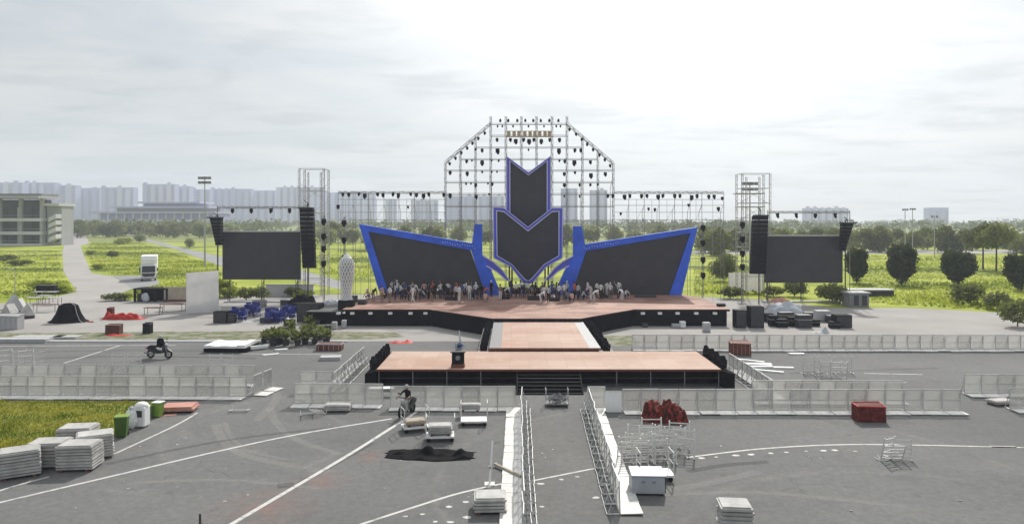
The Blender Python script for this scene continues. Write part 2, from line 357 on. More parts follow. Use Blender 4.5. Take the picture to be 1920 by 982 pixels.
def celled(name, c1, c2, cell, cellvar, rough, joint=0.0, jc=(0.1, 0.07, 0.05), scuff=None, nscale=0.2):
    """surface of panels: each panel a little different, thin joints, scuffs"""
    m = bpy.data.materials.new(name); m.use_nodes = True; t = m.node_tree; b = t.nodes['Principled BSDF']; N, L = t.nodes.new, t.links.new
    b.inputs['Roughness'].default_value = rough; b.inputs['Specular IOR Level'].default_value = 0.25
    co = N('ShaderNodeTexCoord').outputs['Object']
    def noise(sc, det, st=None):
        n = N('ShaderNodeTexNoise'); n.inputs['Scale'].default_value = sc; n.inputs['Detail'].default_value = det; n.inputs['Roughness'].default_value = .65; v = co
        if st: mp = N('ShaderNodeMapping'); mp.inputs['Scale'].default_value = st; L(co, mp.inputs[0]); v = mp.outputs[0]
        L(v, n.inputs['Vector']); return n.outputs[0]
    def rng(s, a, c, v0=0., v1=1.):
        n = N('ShaderNodeMapRange'); L(s, n.inputs[0])
        for i, v in enumerate((a, c, v0, v1)): n.inputs[i + 1].default_value = v
        return n.outputs[0]
    def mx(f, a, c, mode='MIX'):
        n = N('ShaderNodeMix'); n.data_type = 'RGBA'; n.blend_type = mode
        for i, s in ((0, f), (6, a), (7, c)):
            if isinstance(s, tuple): n.inputs[i].default_value = (*s, 1)
            elif isinstance(s, float): n.inputs[i].default_value = s
            else: L(s, n.inputs[i])
        return n.outputs[2]
    col_ = mx(rng(noise(nscale, 8, (1, 2.2, 1)), .4, .62), c1, c2)
    dv = N('ShaderNodeVectorMath'); dv.operation = 'DIVIDE'; L(co, dv.inputs[0]); dv.inputs[1].default_value = cell
    fl = N('ShaderNodeVectorMath'); fl.operation = 'FLOOR'; L(dv.outputs[0], fl.inputs[0]); wn = N('ShaderNodeTexWhiteNoise'); L(fl.outputs[0], wn.inputs['Vector'])
    hs = N('ShaderNodeHueSaturation'); L(col_, hs.inputs['Color']); L(rng(wn.outputs['Value'], 0, 1, 1 - cellvar, 1 + cellvar), hs.inputs['Value']); col_ = hs.outputs[0]
    if joint:
        fr = N('ShaderNodeVectorMath'); fr.operation = 'FRACTION'; L(dv.outputs[0], fr.inputs[0]); sp = N('ShaderNodeSeparateXYZ'); L(fr.outputs[0], sp.inputs[0])
        a = N('ShaderNodeMath'); a.operation = 'MINIMUM'; L(sp.outputs[0], a.inputs[0]); L(sp.outputs[1], a.inputs[1]); col_ = mx(rng(a.outputs[0], joint * .6, joint, .55, 0.), col_, jc)
    if scuff:
        col_ = mx(rng(noise(1.1, 9, (1.6, .6, 1)), .58, .72, 0, .45), col_, scuff[0]); col_ = mx(rng(noise(.5, 9, (.5, 1.5, 1)), .56, .7, 0, .4), col_, scuff[1])
    L(col_, b.inputs['Base Color']); MATS[name] = m
celled('led', (0.047, 0.046, 0.051), (0.054, 0.053, 0.058), (1.0, 50, 1.0), 0.10, 0.45)
celled('led_side', (0.052, 0.051, 0.056), (0.058, 0.057, 0.062), (0.96, 50, 1.0), 0.08, 0.5)
celled('deck', (0.26, 0.135, 0.105), (0.42, 0.265, 0.205), (1.22, 2.44, 50), 0.10, 0.8, 0.02, scuff=((0.50, 0.36, 0.29), (0.20, 0.10, 0.075)))
celled('deck_front', (0.41, 0.255, 0.19), (0.49, 0.355, 0.285), (1.22, 2.44, 50), 0.05, 0.8, 0.02, (0.25, 0.15, 0.1), ((0.56, 0.45, 0.37), (0.34, 0.20, 0.14)), 0.1)

def grassy(name, trans):
    m = bpy.data.materials.new(name); m.use_nodes = True; t = m.node_tree; b = t.nodes['Principled BSDF']; N, L = t.nodes.new, t.links.new
    b.inputs['Roughness'].default_value = 0.95; b.inputs['Specular IOR Level'].default_value = 0.1; co = N('ShaderNodeTexCoord').outputs['Object']
    def noise(sc, det, st):
        n = N('ShaderNodeTexNoise'); n.inputs['Scale'].default_value = sc; n.inputs['Detail'].default_value = det; n.inputs['Roughness'].default_value = .6; mp = N('ShaderNodeMapping'); mp.inputs['Scale'].default_value = st; L(co, mp.inputs[0]); L(mp.outputs[0], n.inputs['Vector']); return n.outputs[0]
    def mx(s, a, c, v1, A, B):
        r = N('ShaderNodeMapRange'); L(s, r.inputs[0])
        for i, v in enumerate((a, c, 0, v1)): r.inputs[i + 1].default_value = v
        n = N('ShaderNodeMix'); n.data_type = 'RGBA'; L(r.outputs[0], n.inputs[0])
        for i, q in ((6, A), (7, B)):
            if isinstance(q, tuple): n.inputs[i].default_value = (*q, 1)
            else: L(q, n.inputs[i])
        return n.outputs[2]
    c = mx(noise(.10, 9, (.7, 1, 1)), .40, .60, 1, (0.235, 0.285, 0.03), (0.385, 0.415, 0.07))
    c = mx(noise(.028, 8, (.45, 1.3, 1)), .50, .58, .75, c, (0.10, 0.14, 0.02))          # dark bands of weeds and of shading painted into the colour
    c = mx(noise(.05, 7, (.5, 1.2, 1)), .62, .70, .6, c, (0.36, 0.33, 0.17))            # dry straw
    c = mx(noise(.6, 6, (1, 1, 1)), .56, .70, .5, c, (0.13, 0.18, 0.015))
    L(c, b.inputs['Base Color']); o = t.nodes['Material Output']
    if trans:
        tr = N('ShaderNodeBsdfTranslucent'); L(c, tr.inputs[0]); ms = N('ShaderNodeMixShader'); ms.inputs[0].default_value = trans; L(b.outputs[0], ms.inputs[1]); L(tr.outputs[0], ms.inputs[2]); L(ms.outputs[0], o.inputs[0])
    MATS[name] = m
grassy('lawn', 0.0); grassy('grass_blade', 0.6)

# ================================================================ GROUND
g = MB(); g.add([(-2300, -60, 0), (2300, -60, 0), (2300, 1850, 0), (-2300, 1850, 0)], [(0, 1, 2, 3)]); tag(g.build('ground', 'far_field'), kind='structure')
sheet('lawn', [(-420, 68), (420, 68), (420, 330), (-420, 330)], 0.004, 'lawn')
sheet('asphalt', [(-90, -20), (90, -20), (90, 60.5), (12, 61), (6, 64), (-90, 64)], 0.012, 'asphalt')
sheet('plaza', [(-90, 64.0), (6, 64.0), (12, 61.0), (90, 60.5)] + [tuple(G(x, y)[:2]) for x, y in
      ((2200, 592), (1920, 588), (1700, 577), (1560, 577), (1440, 562), (1300, 556), (900, 552), (620, 552), (440, 556), (345, 563), (250, 563), (190, 556), (147, 556), (60, 567), (-60, 569), (-400, 572))], 0.008, 'paving')
sheetpx('path', [(60, 567), (144, 547), (119, 509), (117, 472), (127, 435), (159, 438), (168, 456), (151, 461), (159, 483), (172, 512), (212, 518), (249, 541), (200, 560)], 0.016, 'path')
sheetpx('road', [(212, 517), (290, 517), (300, 533), (249, 541)], 0.020, 'old_road')
sheetpx('road', [(238, 432), (281, 449), (331, 462), (415, 481), (560, 505), (650, 530), (650, 545), (560, 526), (415, 499), (325, 466), (270, 452), (226, 433)], 0.020, 'old_road')
sheetpx('road', [(1300, 470), (2000, 468), (2000, 475), (1300, 477)], 0.020, 'path')
tag(sheetpx('grass_verge', [(-300, 624), (150, 624), (270, 622), (480, 621), (640, 622), (740, 623), (760, 631), (690, 636), (480, 637), (150, 637), (-300, 637)], 0.020, 'verge'))
sheetpx('grass_verge', [(1130, 630), (1185, 628), (1200, 645), (1150, 650)], 0.020, 'verge')
sheetpx('lawn_patch', [(-260, 752), (120, 751.5), (205, 752.5), (300, 752), (294, 760), (284, 766), (279, 773), (262, 784), (250, 796), (236, 803), (226, 813), (214, 820), (196, 819), (178, 824), (150, 823), (118, 829), (92, 830), (60, 837), (28, 842), (0, 853), (-260, 900)], 0.024, 'turf')
# kerb between road and verge
kb = MB(); a0 = [Vector((x, 63.55 + 0.02 * math.sin(x), 0)) for x in range(-60, -13, 2)]
for p, q in zip(a0, a0[1:]): kb.box(p.x + .01, q.x - .01, 63.45, 63.75, 0.0, 0.13)
tag(kb.build('kerb', 'concrete_pale'), kind='structure')
# painted lines
mk = MB()
for pts, w in (([(-120, 972), (0, 942), (200, 895), (400, 848), (560, 814), (735, 785)], .17), ([(430, 985), (540, 920), (650, 855), (720, 811), (790, 766)], .20),
               ([(-80, 955), (0, 920), (50, 905), (92, 894)], .14), ([(190, 862), (260, 830), (330, 797), (370, 774)], .13), ([(640, 995), (760, 956), (860, 925), (950, 905)], .14),
               ([(995, 902), (1115, 878)], .12), ([(1285, 858), (1420, 842), (1560, 834), (1700, 834), (1920, 839), (2050, 842)], .13), ([(1858, 837), (1905, 838)], .22),
               ([(-60, 650), (150, 648), (330, 647)], .16), ([(120, 681), (170, 665), (224, 648)], .16), ([(470, 648), (600, 650)], .16), ([(450, 663), (640, 665)], .12), ([(1620, 700), (1730, 702)], .14), ([(1460, 716), (1700, 717)], .1)):
    ribbon(mk, [G(*q) for q in smooth_px(pts)], w, 0.018)
tag(mk.build('road_marking', 'paint'), kind='structure')
mk = MB()
for x, y in ((760, 968), (792, 964), (842, 950), (873, 941), (876, 970), (816, 978), (844, 979), (1053, 899), (1082, 894), (1014, 907), (1118, 933), (1316, 859), (1343, 857), (1380, 854), (1408, 852), (1446, 850), (1475, 848), (1512, 846), (1544, 845), (1564, 844), (1604, 846), (930, 758), (975, 758), (1300, 748), (1270, 749), (1330, 748), (1420, 760), (1692, 748), (1016, 950)):
    c = G(x, y); r = rnd.uniform(.08, .16); n = 7
    mk.add([(c.x + math.cos(6.283 * i / n) * r * rnd.uniform(.8, 1.3), c.y + math.sin(6.283 * i / n) * r * rnd.uniform(.6, 1), 0.020) for i in range(n)], [tuple(range(n))])
tag(mk.build('paint_marks', 'paint'), kind='structure')

for nm, m_, L_ in (('tyre_marks', 'tyre_dust', ((((405, 795), (418, 825), (450, 850), (520, 868), (620, 885)), .45), (((505, 765), (520, 795), (560, 826), (640, 852)), .4), (((420, 790), (436, 822), (470, 846), (540, 862)), .25), (((1235, 922), (1330, 905), (1424, 884)), .5), (((1130, 935), (1300, 925), (1450, 925), (1700, 950)), .35), (((250, 905), (420, 900), (600, 915)), .3), (((470, 700), (520, 740), (480, 790)), .5))),
                   ('dark_tyre_marks', 'tyre_dark', ((((1290, 884), (1360, 872), (1440, 866)), .4), (((200, 870), (420, 826), (640, 800)), .3), (((560, 905), (610, 880), (700, 830)), .25), (((1480, 700), (1600, 695), (1760, 690)), .3), (((80, 672), (240, 668), (480, 672)), .5), (((60, 660), (240, 657), (460, 659)), .4), (((520, 912), (552, 908)), .55)))):
    mk = MB()
    for j, (pts, w) in enumerate(L_): ribbon(mk, [G(*q) for q in smooth_px(list(pts))], w, 0.0145 + .0004 * j + (.0015 if 'dark' in nm else 0))
    tag(mk.build(nm, m_), kind='structure')
lt_ = MB()
for _ in range(90):
    c = G(rnd.uniform(40, 1880), rnd.choice((rnd.uniform(650, 720), rnd.uniform(780, 975)))); a = rnd.uniform(0, 3.14); s_ = rnd.uniform(.02, .07); u = Vector((math.cos(a), math.sin(a), 0)) * s_; v = Vector((-math.sin(a), math.cos(a), .2)) * s_ * rnd.uniform(.4, 1); c.z = .03
    lt_.add([c - u - v, c + u - v, c + u + v, c - u + v], [(0, 1, 2, 3)])
tag(lt_.build('litter', 'dirty_white'), 'tiny scraps of litter strewn over the asphalt', 'litter', kind='stuff')

# ================================================================ FAR BUILDINGS
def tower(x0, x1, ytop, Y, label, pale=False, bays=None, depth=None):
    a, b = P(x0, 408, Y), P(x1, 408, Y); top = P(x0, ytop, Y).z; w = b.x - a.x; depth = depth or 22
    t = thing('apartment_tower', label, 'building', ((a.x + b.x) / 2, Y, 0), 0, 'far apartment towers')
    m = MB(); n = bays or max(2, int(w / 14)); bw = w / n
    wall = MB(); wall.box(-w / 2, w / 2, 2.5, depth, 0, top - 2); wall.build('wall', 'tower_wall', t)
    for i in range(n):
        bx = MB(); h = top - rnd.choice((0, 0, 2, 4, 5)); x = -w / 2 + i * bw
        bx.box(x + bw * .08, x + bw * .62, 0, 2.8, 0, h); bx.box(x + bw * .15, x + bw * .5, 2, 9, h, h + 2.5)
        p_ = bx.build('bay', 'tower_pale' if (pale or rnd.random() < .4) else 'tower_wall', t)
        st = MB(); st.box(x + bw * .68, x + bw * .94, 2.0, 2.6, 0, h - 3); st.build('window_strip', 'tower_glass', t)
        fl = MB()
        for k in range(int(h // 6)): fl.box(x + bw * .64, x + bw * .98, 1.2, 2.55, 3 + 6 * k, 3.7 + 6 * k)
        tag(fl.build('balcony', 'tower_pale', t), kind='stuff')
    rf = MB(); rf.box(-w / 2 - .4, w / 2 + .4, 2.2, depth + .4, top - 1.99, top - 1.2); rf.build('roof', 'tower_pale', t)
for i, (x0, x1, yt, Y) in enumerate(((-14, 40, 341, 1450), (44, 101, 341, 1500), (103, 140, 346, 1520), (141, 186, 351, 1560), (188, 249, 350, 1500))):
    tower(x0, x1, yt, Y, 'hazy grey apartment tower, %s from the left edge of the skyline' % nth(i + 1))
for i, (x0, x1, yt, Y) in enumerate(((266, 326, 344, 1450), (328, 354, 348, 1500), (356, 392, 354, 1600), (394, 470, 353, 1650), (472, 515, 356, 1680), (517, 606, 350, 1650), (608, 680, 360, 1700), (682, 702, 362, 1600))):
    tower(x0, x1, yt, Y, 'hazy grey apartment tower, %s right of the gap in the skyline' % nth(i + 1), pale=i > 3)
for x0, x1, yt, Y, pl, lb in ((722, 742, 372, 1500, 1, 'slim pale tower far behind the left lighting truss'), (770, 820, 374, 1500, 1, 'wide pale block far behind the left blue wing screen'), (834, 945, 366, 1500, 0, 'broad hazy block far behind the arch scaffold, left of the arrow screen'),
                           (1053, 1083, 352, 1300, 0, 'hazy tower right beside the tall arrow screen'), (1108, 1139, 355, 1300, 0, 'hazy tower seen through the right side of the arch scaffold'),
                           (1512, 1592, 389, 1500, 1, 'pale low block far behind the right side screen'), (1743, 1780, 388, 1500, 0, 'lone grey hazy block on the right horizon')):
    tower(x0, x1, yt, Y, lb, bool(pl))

# low banded hall on the left horizon
t = thing('long_hall', 'long low hall with stepped banded roof before the far towers', 'building', tuple(P(310, 408, 700)[:2]) + (0,))
for nm, x0, x1, y0, y1, d, m in (('wall', 185, 400, 412, 400, 0, 'tower_wall'), ('roof_slab', 168, 402, 400, 397, -4, 'tower_pale'), ('upper_wall', 215, 385, 397, 390, 4, 'grey'), ('upper_slab', 205, 392, 390, 387, 0, 'tower_pale'), ('attic_wall', 262, 362, 387, 381, 8, 'tower_wall'), ('roof', 255, 372, 381, 378, 3, 'tower_pale')):
    a, b = P(x0, y0, 700), P(x1, y1, 700); MB().box(a.x, b.x, 700 + d, 740 - d, max(a.z, 0), b.z).build(nm, m, t, True)
for k in range(14):
    x = P(190 + k * 15.5, 408, 700).x; MB().box(x - .5, x + .5, 697.2, 698.2, 0, P(0, 400.1, 700).z).build('column', 'concrete_pale', t, True)

# three-storey building at the left
BY = 290.0; b0 = P(0, 410, BY)
def bx(px): return P(px, 410, BY).x
def bz(py): return P(0, py, BY).z
t = thing('campus_building', 'three-storey concrete building with flat overhanging roof and outside stairs', 'building', (bx(40), BY, 0))
MB().box(bx(-120), bx(70), BY + 6, BY + 9, 0, bz(374)).build('core', 'window_dark', t, True)
for nm, y0, y1, d in (('floor_slab', 415, 409, 0), ('floor_slab', 440, 434, 0), ('base_slab', 462, 457, 0)):
    MB().box(bx(-120), bx(78), BY - d, BY + 9, bz(y0), bz(y1)).build(nm, 'concrete_pale', t, True)
MB().box(bx(-130), bx(84), BY - 4, BY + 10, bz(372), bz(368)).build('roof_eave', 'concrete', t, True)
MB().box(bx(-130), bx(80), BY - 1, BY + 10, bz(368) + .01, bz(363)).build('roof', 'grey', t, True)
for k in range(9):
    x = bx(74) - k * 8.2; MB().box(x - .55, x + .55, BY + 1.0, BY + 2.2, 0, bz(372)).build('column', 'concrete', t, True)
for fy in (409, 434, 457):
    for k in range(10):
        x = bx(66) - k * 5.1; c = MB(); c.box(x - .5, x + .5, BY + 5.6, BY + 5.98, bz(fy) + .05, bz(fy) + 4.2); c.build('pillar', 'concrete_pale' if k % 2 == 0 else 'charcoal', t, True)
        if k % 3 == 1:
            w = MB(); w.box(x + 1.0, x + 3.6, BY + 5.7, BY + 5.95, bz(fy) + 1.0, bz(fy) + 3.6); w.build('window', 'glass', t, True)
    rl = MB(); rl.box(bx(-120), bx(79), BY + .1, BY + .2, bz(fy) + 1.0, bz(fy) + 1.1); rl.build('railing', 'light_grey', t, True)
MB().box(bx(76), bx(104), BY + 4, BY + 12, 0, bz(386)).build('stair_tower', 'concrete', t, True)
MB().box(bx(74), bx(106), BY + 1.5, BY + 13, bz(386), bz(381)).build('stair_roof', 'concrete_pale', t, True)
for k, y in enumerate((454, 440, 428, 416)):
    s_ = MB(); a = P(84, y, BY - 2); b = P(98, y - 7, BY - 2)
    s_.prism([(a.x, BY + .2, a.z), (b.x, BY + .2, b.z), (b.x, BY + .2, b.z + 1.6), (a.x, BY + .2, a.z + 1.6)], (0, 3.7, 0)); s_.build('stair_flight', 'concrete_pale', t, True)
    MB().box(bx(85), bx(100), BY + 3.9, BY + 3.99, bz(y), bz(y - 5)).build('opening', 'window_dark', t, True)

# ================================================================ VEGETATION
def leaves(mb, lobes, n, size, inner=0.55):
    tot = sum(r[0] * r[1] * r[2] for _, r in lobes)
    for c, r in lobes:
        for _ in range(max(4, int(n * r[0] * r[1] * r[2] / tot))):
            d = Vector((rnd.gauss(0, 1), rnd.gauss(0, 1), rnd.gauss(0, 1))).normalized() * (rnd.uniform(inner ** 3, 1.08) ** (1 / 3)) * (1.22 if rnd.random() < .06 else 1)
            p = Vector((c[0] + d.x * r[0], c[1] + d.y * r[1], c[2] + d.z * r[2]))
            u = Vector((rnd.gauss(0, 1), rnd.gauss(0, 1), rnd.gauss(0, 1))).normalized(); v = u.orthogonal().normalized(); s_ = size * rnd.uniform(.6, 1.35)
            mb.add([p - u * s_, p + v * s_ * .55, p + u * s_, p - v * s_ * .55], [(0, 1, 2, 3)])
def lobed(h, w, z0, k, egg=1.0):
    L = [((0, 0, z0 + (h - z0) * (.52 if egg == 1 else .6)), (w * .41, w * .41, (h - z0) * (.45 if egg == 1 else .38)))]
    for i in range(k):
        a = rnd.uniform(0, 6.283); f = rnd.uniform(.12, .92); rr = w * .5 * math.sin(math.pi * min(max(f ** egg, .06), .94)) ** .7
        q = rnd.uniform(.10, .27) * w; L.append(((math.cos(a) * (rr - q * .6), math.sin(a) * (rr - q * .6), z0 + f * (h - z0)), (q, q, q * rnd.uniform(.7, 1.0))))
    return L
def tree_proto(name, cat, h, w, z0, n, size, lm, k=14, trunk=.16, inner=.5, egg=1.0):
    def make():
        o = thing(name, 'tree', cat)
        tr = MB(); tr.tube((0, 0, -.05), (0.05, 0.03, z0 + (h - z0) * .45), trunk, 7, trunk * .5)
        for i in range(5):
            a = i * 1.3; tr.tube((0.03, 0.02, z0 + (h - z0) * .12 * i * .6), (math.cos(a) * w * .3, math.sin(a) * w * .3, z0 + (h - z0) * (.3 + .1 * i)), trunk * .5, 5, trunk * .15)
        tr.build('trunk', 'bark', o)
        cr = MB(); leaves(cr, lobed(h, w, z0, k, egg), n, size, inner); cr.build('crown', lm, o); return o
    return make
protos = [tree_proto('clipped_tree', 'tree', 6.4, 5.4, 0.3, 7000, .25, 'leaf_dark', 40, .16, .3, 1.5) for _ in range(2)]
mids = [tree_proto('broadleaf_tree', 'tree', 8.2, 9.5, .5, 2600, .42, 'leaf_mid', 24, .16, .35) for _ in range(3)]
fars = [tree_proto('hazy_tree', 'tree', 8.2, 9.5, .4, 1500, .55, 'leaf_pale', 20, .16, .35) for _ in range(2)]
tall = tree_proto('spreading_tree', 'tree', 9.0, 7.0, 4.8, 1400, .34, 'leaf_mid', 12, .2)
def put_tree(key, mk_, x, ybase, label, group, sc, Y=None, szf=1.0):
    p = G(x, ybase) if Y is None else P(x, 410, Y); p.z = 0
    return place(key, mk_, p, rnd.uniform(0, 6.28), label, group, (sc * szf, sc * szf, sc))
for x, yb, w, top, lab in ((1606, 530, 38, 466, 'round dark clipped tree just right of the right side screen'), (1691, 534, 49, 460, 'bulky dark clipped tree on the lawn, second right of the right screen'), (1797, 536, 53, 470, 'broad dark clipped tree on the right lawn, third from the screen'),
                      (1914, 544, 52, 478, 'dark clipped tree cut off by the right picture edge')):
    p = G(x, yb); hh = (yb - top) / F * p.y; k = rnd.randrange(2)
    o = place('clip%d' % k, protos[k], p, rnd.uniform(0, 6), lab, 'clipped trees on the right lawn', (w / F * p.y / 5.0, w / F * p.y / 5.0, hh / 6.4))
p = G(1357, 528); place('mid0', mids[0], p, 1.0, 'green bushy tree between the right wing screen and the right speaker tower', 'trees behind the stage', (.45, .45, .56))
for x, yb in ((1843, 505), (1868, 508)):
    put_tree('tall', tall, x, yb, 'thin-trunked spreading tree on the right lawn, %s of a pair' % ('left' if x < 1850 else 'right'), 'spreading trees', 1.0)
i = 0
for x in list(range(1320, 1960, 30)):
    i += 1; put_tree('mid%d' % rnd.randrange(3), mids[rnd.randrange(3)], x + rnd.uniform(-8, 8), 0, 'leafy green tree, %s from the left in the row behind the right lawn' % nth(i), 'tree row behind the right lawn', rnd.uniform(.68, .95), Y=rnd.uniform(205, 270))
i = 0
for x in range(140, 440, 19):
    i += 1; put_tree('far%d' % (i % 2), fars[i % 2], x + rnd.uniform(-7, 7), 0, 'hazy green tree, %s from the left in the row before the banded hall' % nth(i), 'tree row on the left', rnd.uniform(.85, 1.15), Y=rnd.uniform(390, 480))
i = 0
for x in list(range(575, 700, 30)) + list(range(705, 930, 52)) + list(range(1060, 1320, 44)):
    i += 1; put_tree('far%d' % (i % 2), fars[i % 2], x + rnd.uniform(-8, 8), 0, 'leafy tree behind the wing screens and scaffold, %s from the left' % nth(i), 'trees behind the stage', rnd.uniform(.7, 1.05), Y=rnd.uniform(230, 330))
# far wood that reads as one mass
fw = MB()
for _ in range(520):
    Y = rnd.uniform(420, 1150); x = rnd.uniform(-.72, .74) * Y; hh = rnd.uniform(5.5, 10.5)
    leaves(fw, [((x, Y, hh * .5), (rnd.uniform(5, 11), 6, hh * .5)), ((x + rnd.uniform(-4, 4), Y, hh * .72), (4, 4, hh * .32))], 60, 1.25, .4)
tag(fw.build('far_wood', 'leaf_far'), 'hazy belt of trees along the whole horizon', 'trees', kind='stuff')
# shrubs
def shrub_proto(w, h, n, sz, m):
    def make():
        o = thing('shrub', 'shrub', 'shrub'); MB().tube((0, 0, 0), (0, 0, h * .5), .05, 5, .02).build('stem', 'bark', o)
        cr = MB(); leaves(cr, lobed(h, w, h * .1, 8), n, sz, .3); cr.build('foliage', m, o); return o
    return make
shr = {'d': shrub_proto(2.4, 1.6, 900, .13, 'leaf_dark'), 'b': shrub_proto(2.6, 1.3, 900, .14, 'leaf_bright'), 'm': shrub_proto(2.4, 1.7, 900, .13, 'leaf_mid')}
for k, x, y, s_, sy, lab in (('m', 1815, 570, 2.0, .7, 'flat dark green shrub at the right edge of the plaza'), ('m', 1908, 612, 1.3, 1.1, 'leafy shrub at the far right beside the plaza'), ('m', 1872, 580, 1.4, .8, 'low shrub between the flat shrub and the right picture edge'),
                        ('m', 215, 563, 1.3, .4, 'low clipped hedge shrub left of the black container'), ('m', 234, 563, 1.2, .42, 'bright low shrub touching the black container'), ('b', 112, 549, 1.5, .6, 'bright bush at the corner where the path meets the plaza'), ('b', 85, 545, 1.8, .6, 'green bush behind the grey stacked tables'),
                        ('d', 212, 483, 1.3, .9, 'small dark bush in the left lawn near the path'), ('m', 355, 466, 1.7, 1.2, 'dark bush beside the grey road on the left'), ('b', 170, 477, 1.4, .6, 'bright bush edging the pale path'), ('b', 184, 504, 1.3, .6, 'bright bush edging the path nearest the truck'), ('b', 232, 458, 2.6, .7, 'tall rough bushes in the far left lawn'), ('m', 262, 455, 2.6, .8, 'rough green bushes left of the grey road'),
                        ('b', 430, 558, 1.1, .9, 'green shrub under the left side screen'), ('m', 462, 563, 1.2, .8, 'leafy shrub below the middle of the left side screen'), ('m', 490, 562, 1.1, .9, 'shrub by the post of the left side screen'), ('b', 412, 556, 1.4, 1.2, 'bright shrub right behind the white panel'), ('b', 570, 560, 1.0, .8, 'shrub below the left speaker tower'), ('m', 548, 556, .9, .8, 'grey-green shrub left of the speaker tower foot'),
                        ('m', 1370, 560, 1.3, .7, 'small shrub in front of the white tarp fence'), ('m', 1450, 556, 1.3, .6, 'low shrub under the right side screen'), ('m', 1490, 556, 1.5, .8, 'wide low shrub under the right side screen'), ('m', 1575, 570, 1.6, .8, 'shrub left of the grey kiosk'), ('m', 1555, 566, 1.3, 1.0, 'shrub at the plaza corner near the grey kiosk'),
                        ('m', 35, 498, 2.2, .35, 'dark bush in the left lawn below the concrete building'), ('m', 8, 490, 2.6, .35, 'dark bush at the left edge of the lawn')):
    p = G(x, y); place('shrub' + k, shr[k], p, rnd.uniform(0, 6), lab, 'shrubs', (s_, s_, s_ * sy))
# rough grass tufts over the lawns, blades on the near patch
def in_poly(x, y, poly):
    c = False; j = len(poly) - 1
    for i in range(len(poly)):
        if (poly[i][1] > y) != (poly[j][1] > y) and x < (poly[j][0] - poly[i][0]) * (y - poly[i][1]) / (poly[j][1] - poly[i][1]) + poly[i][0]: c = not c
        j = i
    return c
gm = MB()
zones = [[(-300, 470), (112, 470), (114, 510), (138, 547), (60, 560), (-300, 566)], [(172, 455), (262, 455), (405, 499), (415, 520), (345, 558), (250, 560), (255, 542), (300, 534), (296, 515), (216, 514), (176, 508), (160, 470)], [(1600, 480), (2000, 480), (2000, 585), (1900, 585), (1700, 572), (1600, 570)], [(1300, 500), (1430, 500), (1440, 555), (1300, 552)], [(575, 470), (680, 470), (720, 520), (650, 526), (570, 500)]]
wz = [9000, 9000, 9000, 1500, 1500]
for z_, n in zip(zones, wz):
    xs = [q[0] for q in z_]; ys = [q[1] for q in z_]; k = 0; ylo = 14700 / (max(ys) - 410); yhi = 14700 / (min(ys) - 410)
    while k < n:
        Y = rnd.uniform(ylo, yhi); py = 410 + 14700 / Y; px = rnd.uniform(min(xs), max(xs))
        if rnd.random() > (ylo / Y) ** .6 or not in_poly(px, py, z_): continue
        c = G(px, py); k += 1; f = mnoise.noise(Vector((c.x * .08, c.y * .08, 0))); hh = (.14 + .40 * max(0, f + .15)) * rnd.uniform(.5, 1.3); a = rnd.uniform(0, 3.14)
        w = rnd.uniform(.10, .24); d = Vector((math.cos(a) * w, math.sin(a) * w, 0)); l = Vector((rnd.uniform(-.2, .2), rnd.uniform(-.2, .2), hh))
        gm.add([c - d, c + d, c + l + d * .5, c + l - d * .5], [(0, 1, 2, 3)])
tag(gm.build('rough_grass', 'grass_blade'), 'rough bright green grass on the lawns', 'grass', kind='stuff')
tm = MB(); z_ = [(-120, 753), (298, 753), (284, 768), (260, 785), (212, 819), (150, 822), (60, 834), (0, 850), (-120, 872)]; k = 0
while k < 15000:
    Y = rnd.uniform(14700 / 462, 14700 / 343); py = 410 + 14700 / Y; px = rnd.uniform(-120, 298)
    if not in_poly(px, py, z_): continue
    c = G(px, py) + Vector((rnd.gauss(0, .18), rnd.gauss(0, .18), 0)); k += 1; hh = rnd.uniform(.04, .16) * (1 + max(0, mnoise.noise(Vector((c.x * .7, c.y * .7, 3)))) * 1.6); a = rnd.uniform(0, 3.14); d = Vector((math.cos(a), math.sin(a), 0)) * rnd.uniform(.02, .05)
    tm.add([c - d, c + d, c + Vector((rnd.uniform(-.08, .08), rnd.uniform(-.08, .08), hh))], [(0, 1, 2)])
tag(tm.build('patch_grass', 'turf_blade'), 'short yellowish grass on the near left patch', 'grass', kind='stuff')

# ================================================================ STAGE
ZS, ZC, ZF = 1.65, 1.35, 1.12
outl = [(-16.6, 73), (-8.1, 73), (-1.7, 66.3), (6.1, 66.3), (11.9, 73), (21.3, 73), (21.3, 83), (19.2, 90), (-14.8, 90), (-16.6, 81)]
st = thing('main_stage', 'wide main stage with salmon deck, black skirt and angled front apron', 'stage', (2.2, 78, 0))
d_ = MB(); d_.prism([(x, y, ZS - .02) for x, y in outl], (0, 0, .02)); d_.build('deck', 'deck', st, True)
e_ = MB(); e_.prism([(x * 1.0004, y - .01, ZS - .20) for x, y in outl], (0, 0, .178)); e_.build('deck_edge', 'black', st, True)
ins = [(2.2 + (x - 2.2) * .985, 78 + (y - 78) * .985) for x, y in outl]
for a, b in zip(ins[:6], ins[1:7]):
    s_ = MB(); L = (Vector(b) - Vector(a)); n = max(1, int(L.length / 2.0))
    for k in range(n):
        p = Vector(a) + L * k / n; q = Vector(a) + L * (k + 1) / n; nn = Vector((L.y, -L.x)).normalized() * (.02 if k % 2 else -.02)
        s_.prism([(p.x + nn.x, p.y + nn.y, 0), (q.x + nn.x, q.y + nn.y, 0), (q.x + nn.x, q.y + nn.y, ZS - .2), (p.x + nn.x, p.y + nn.y, ZS - .2)], (-L.y / L.length * .05, L.x / L.length * .05, 0))
    s_.build('skirt', 'black_cloth', st, True)
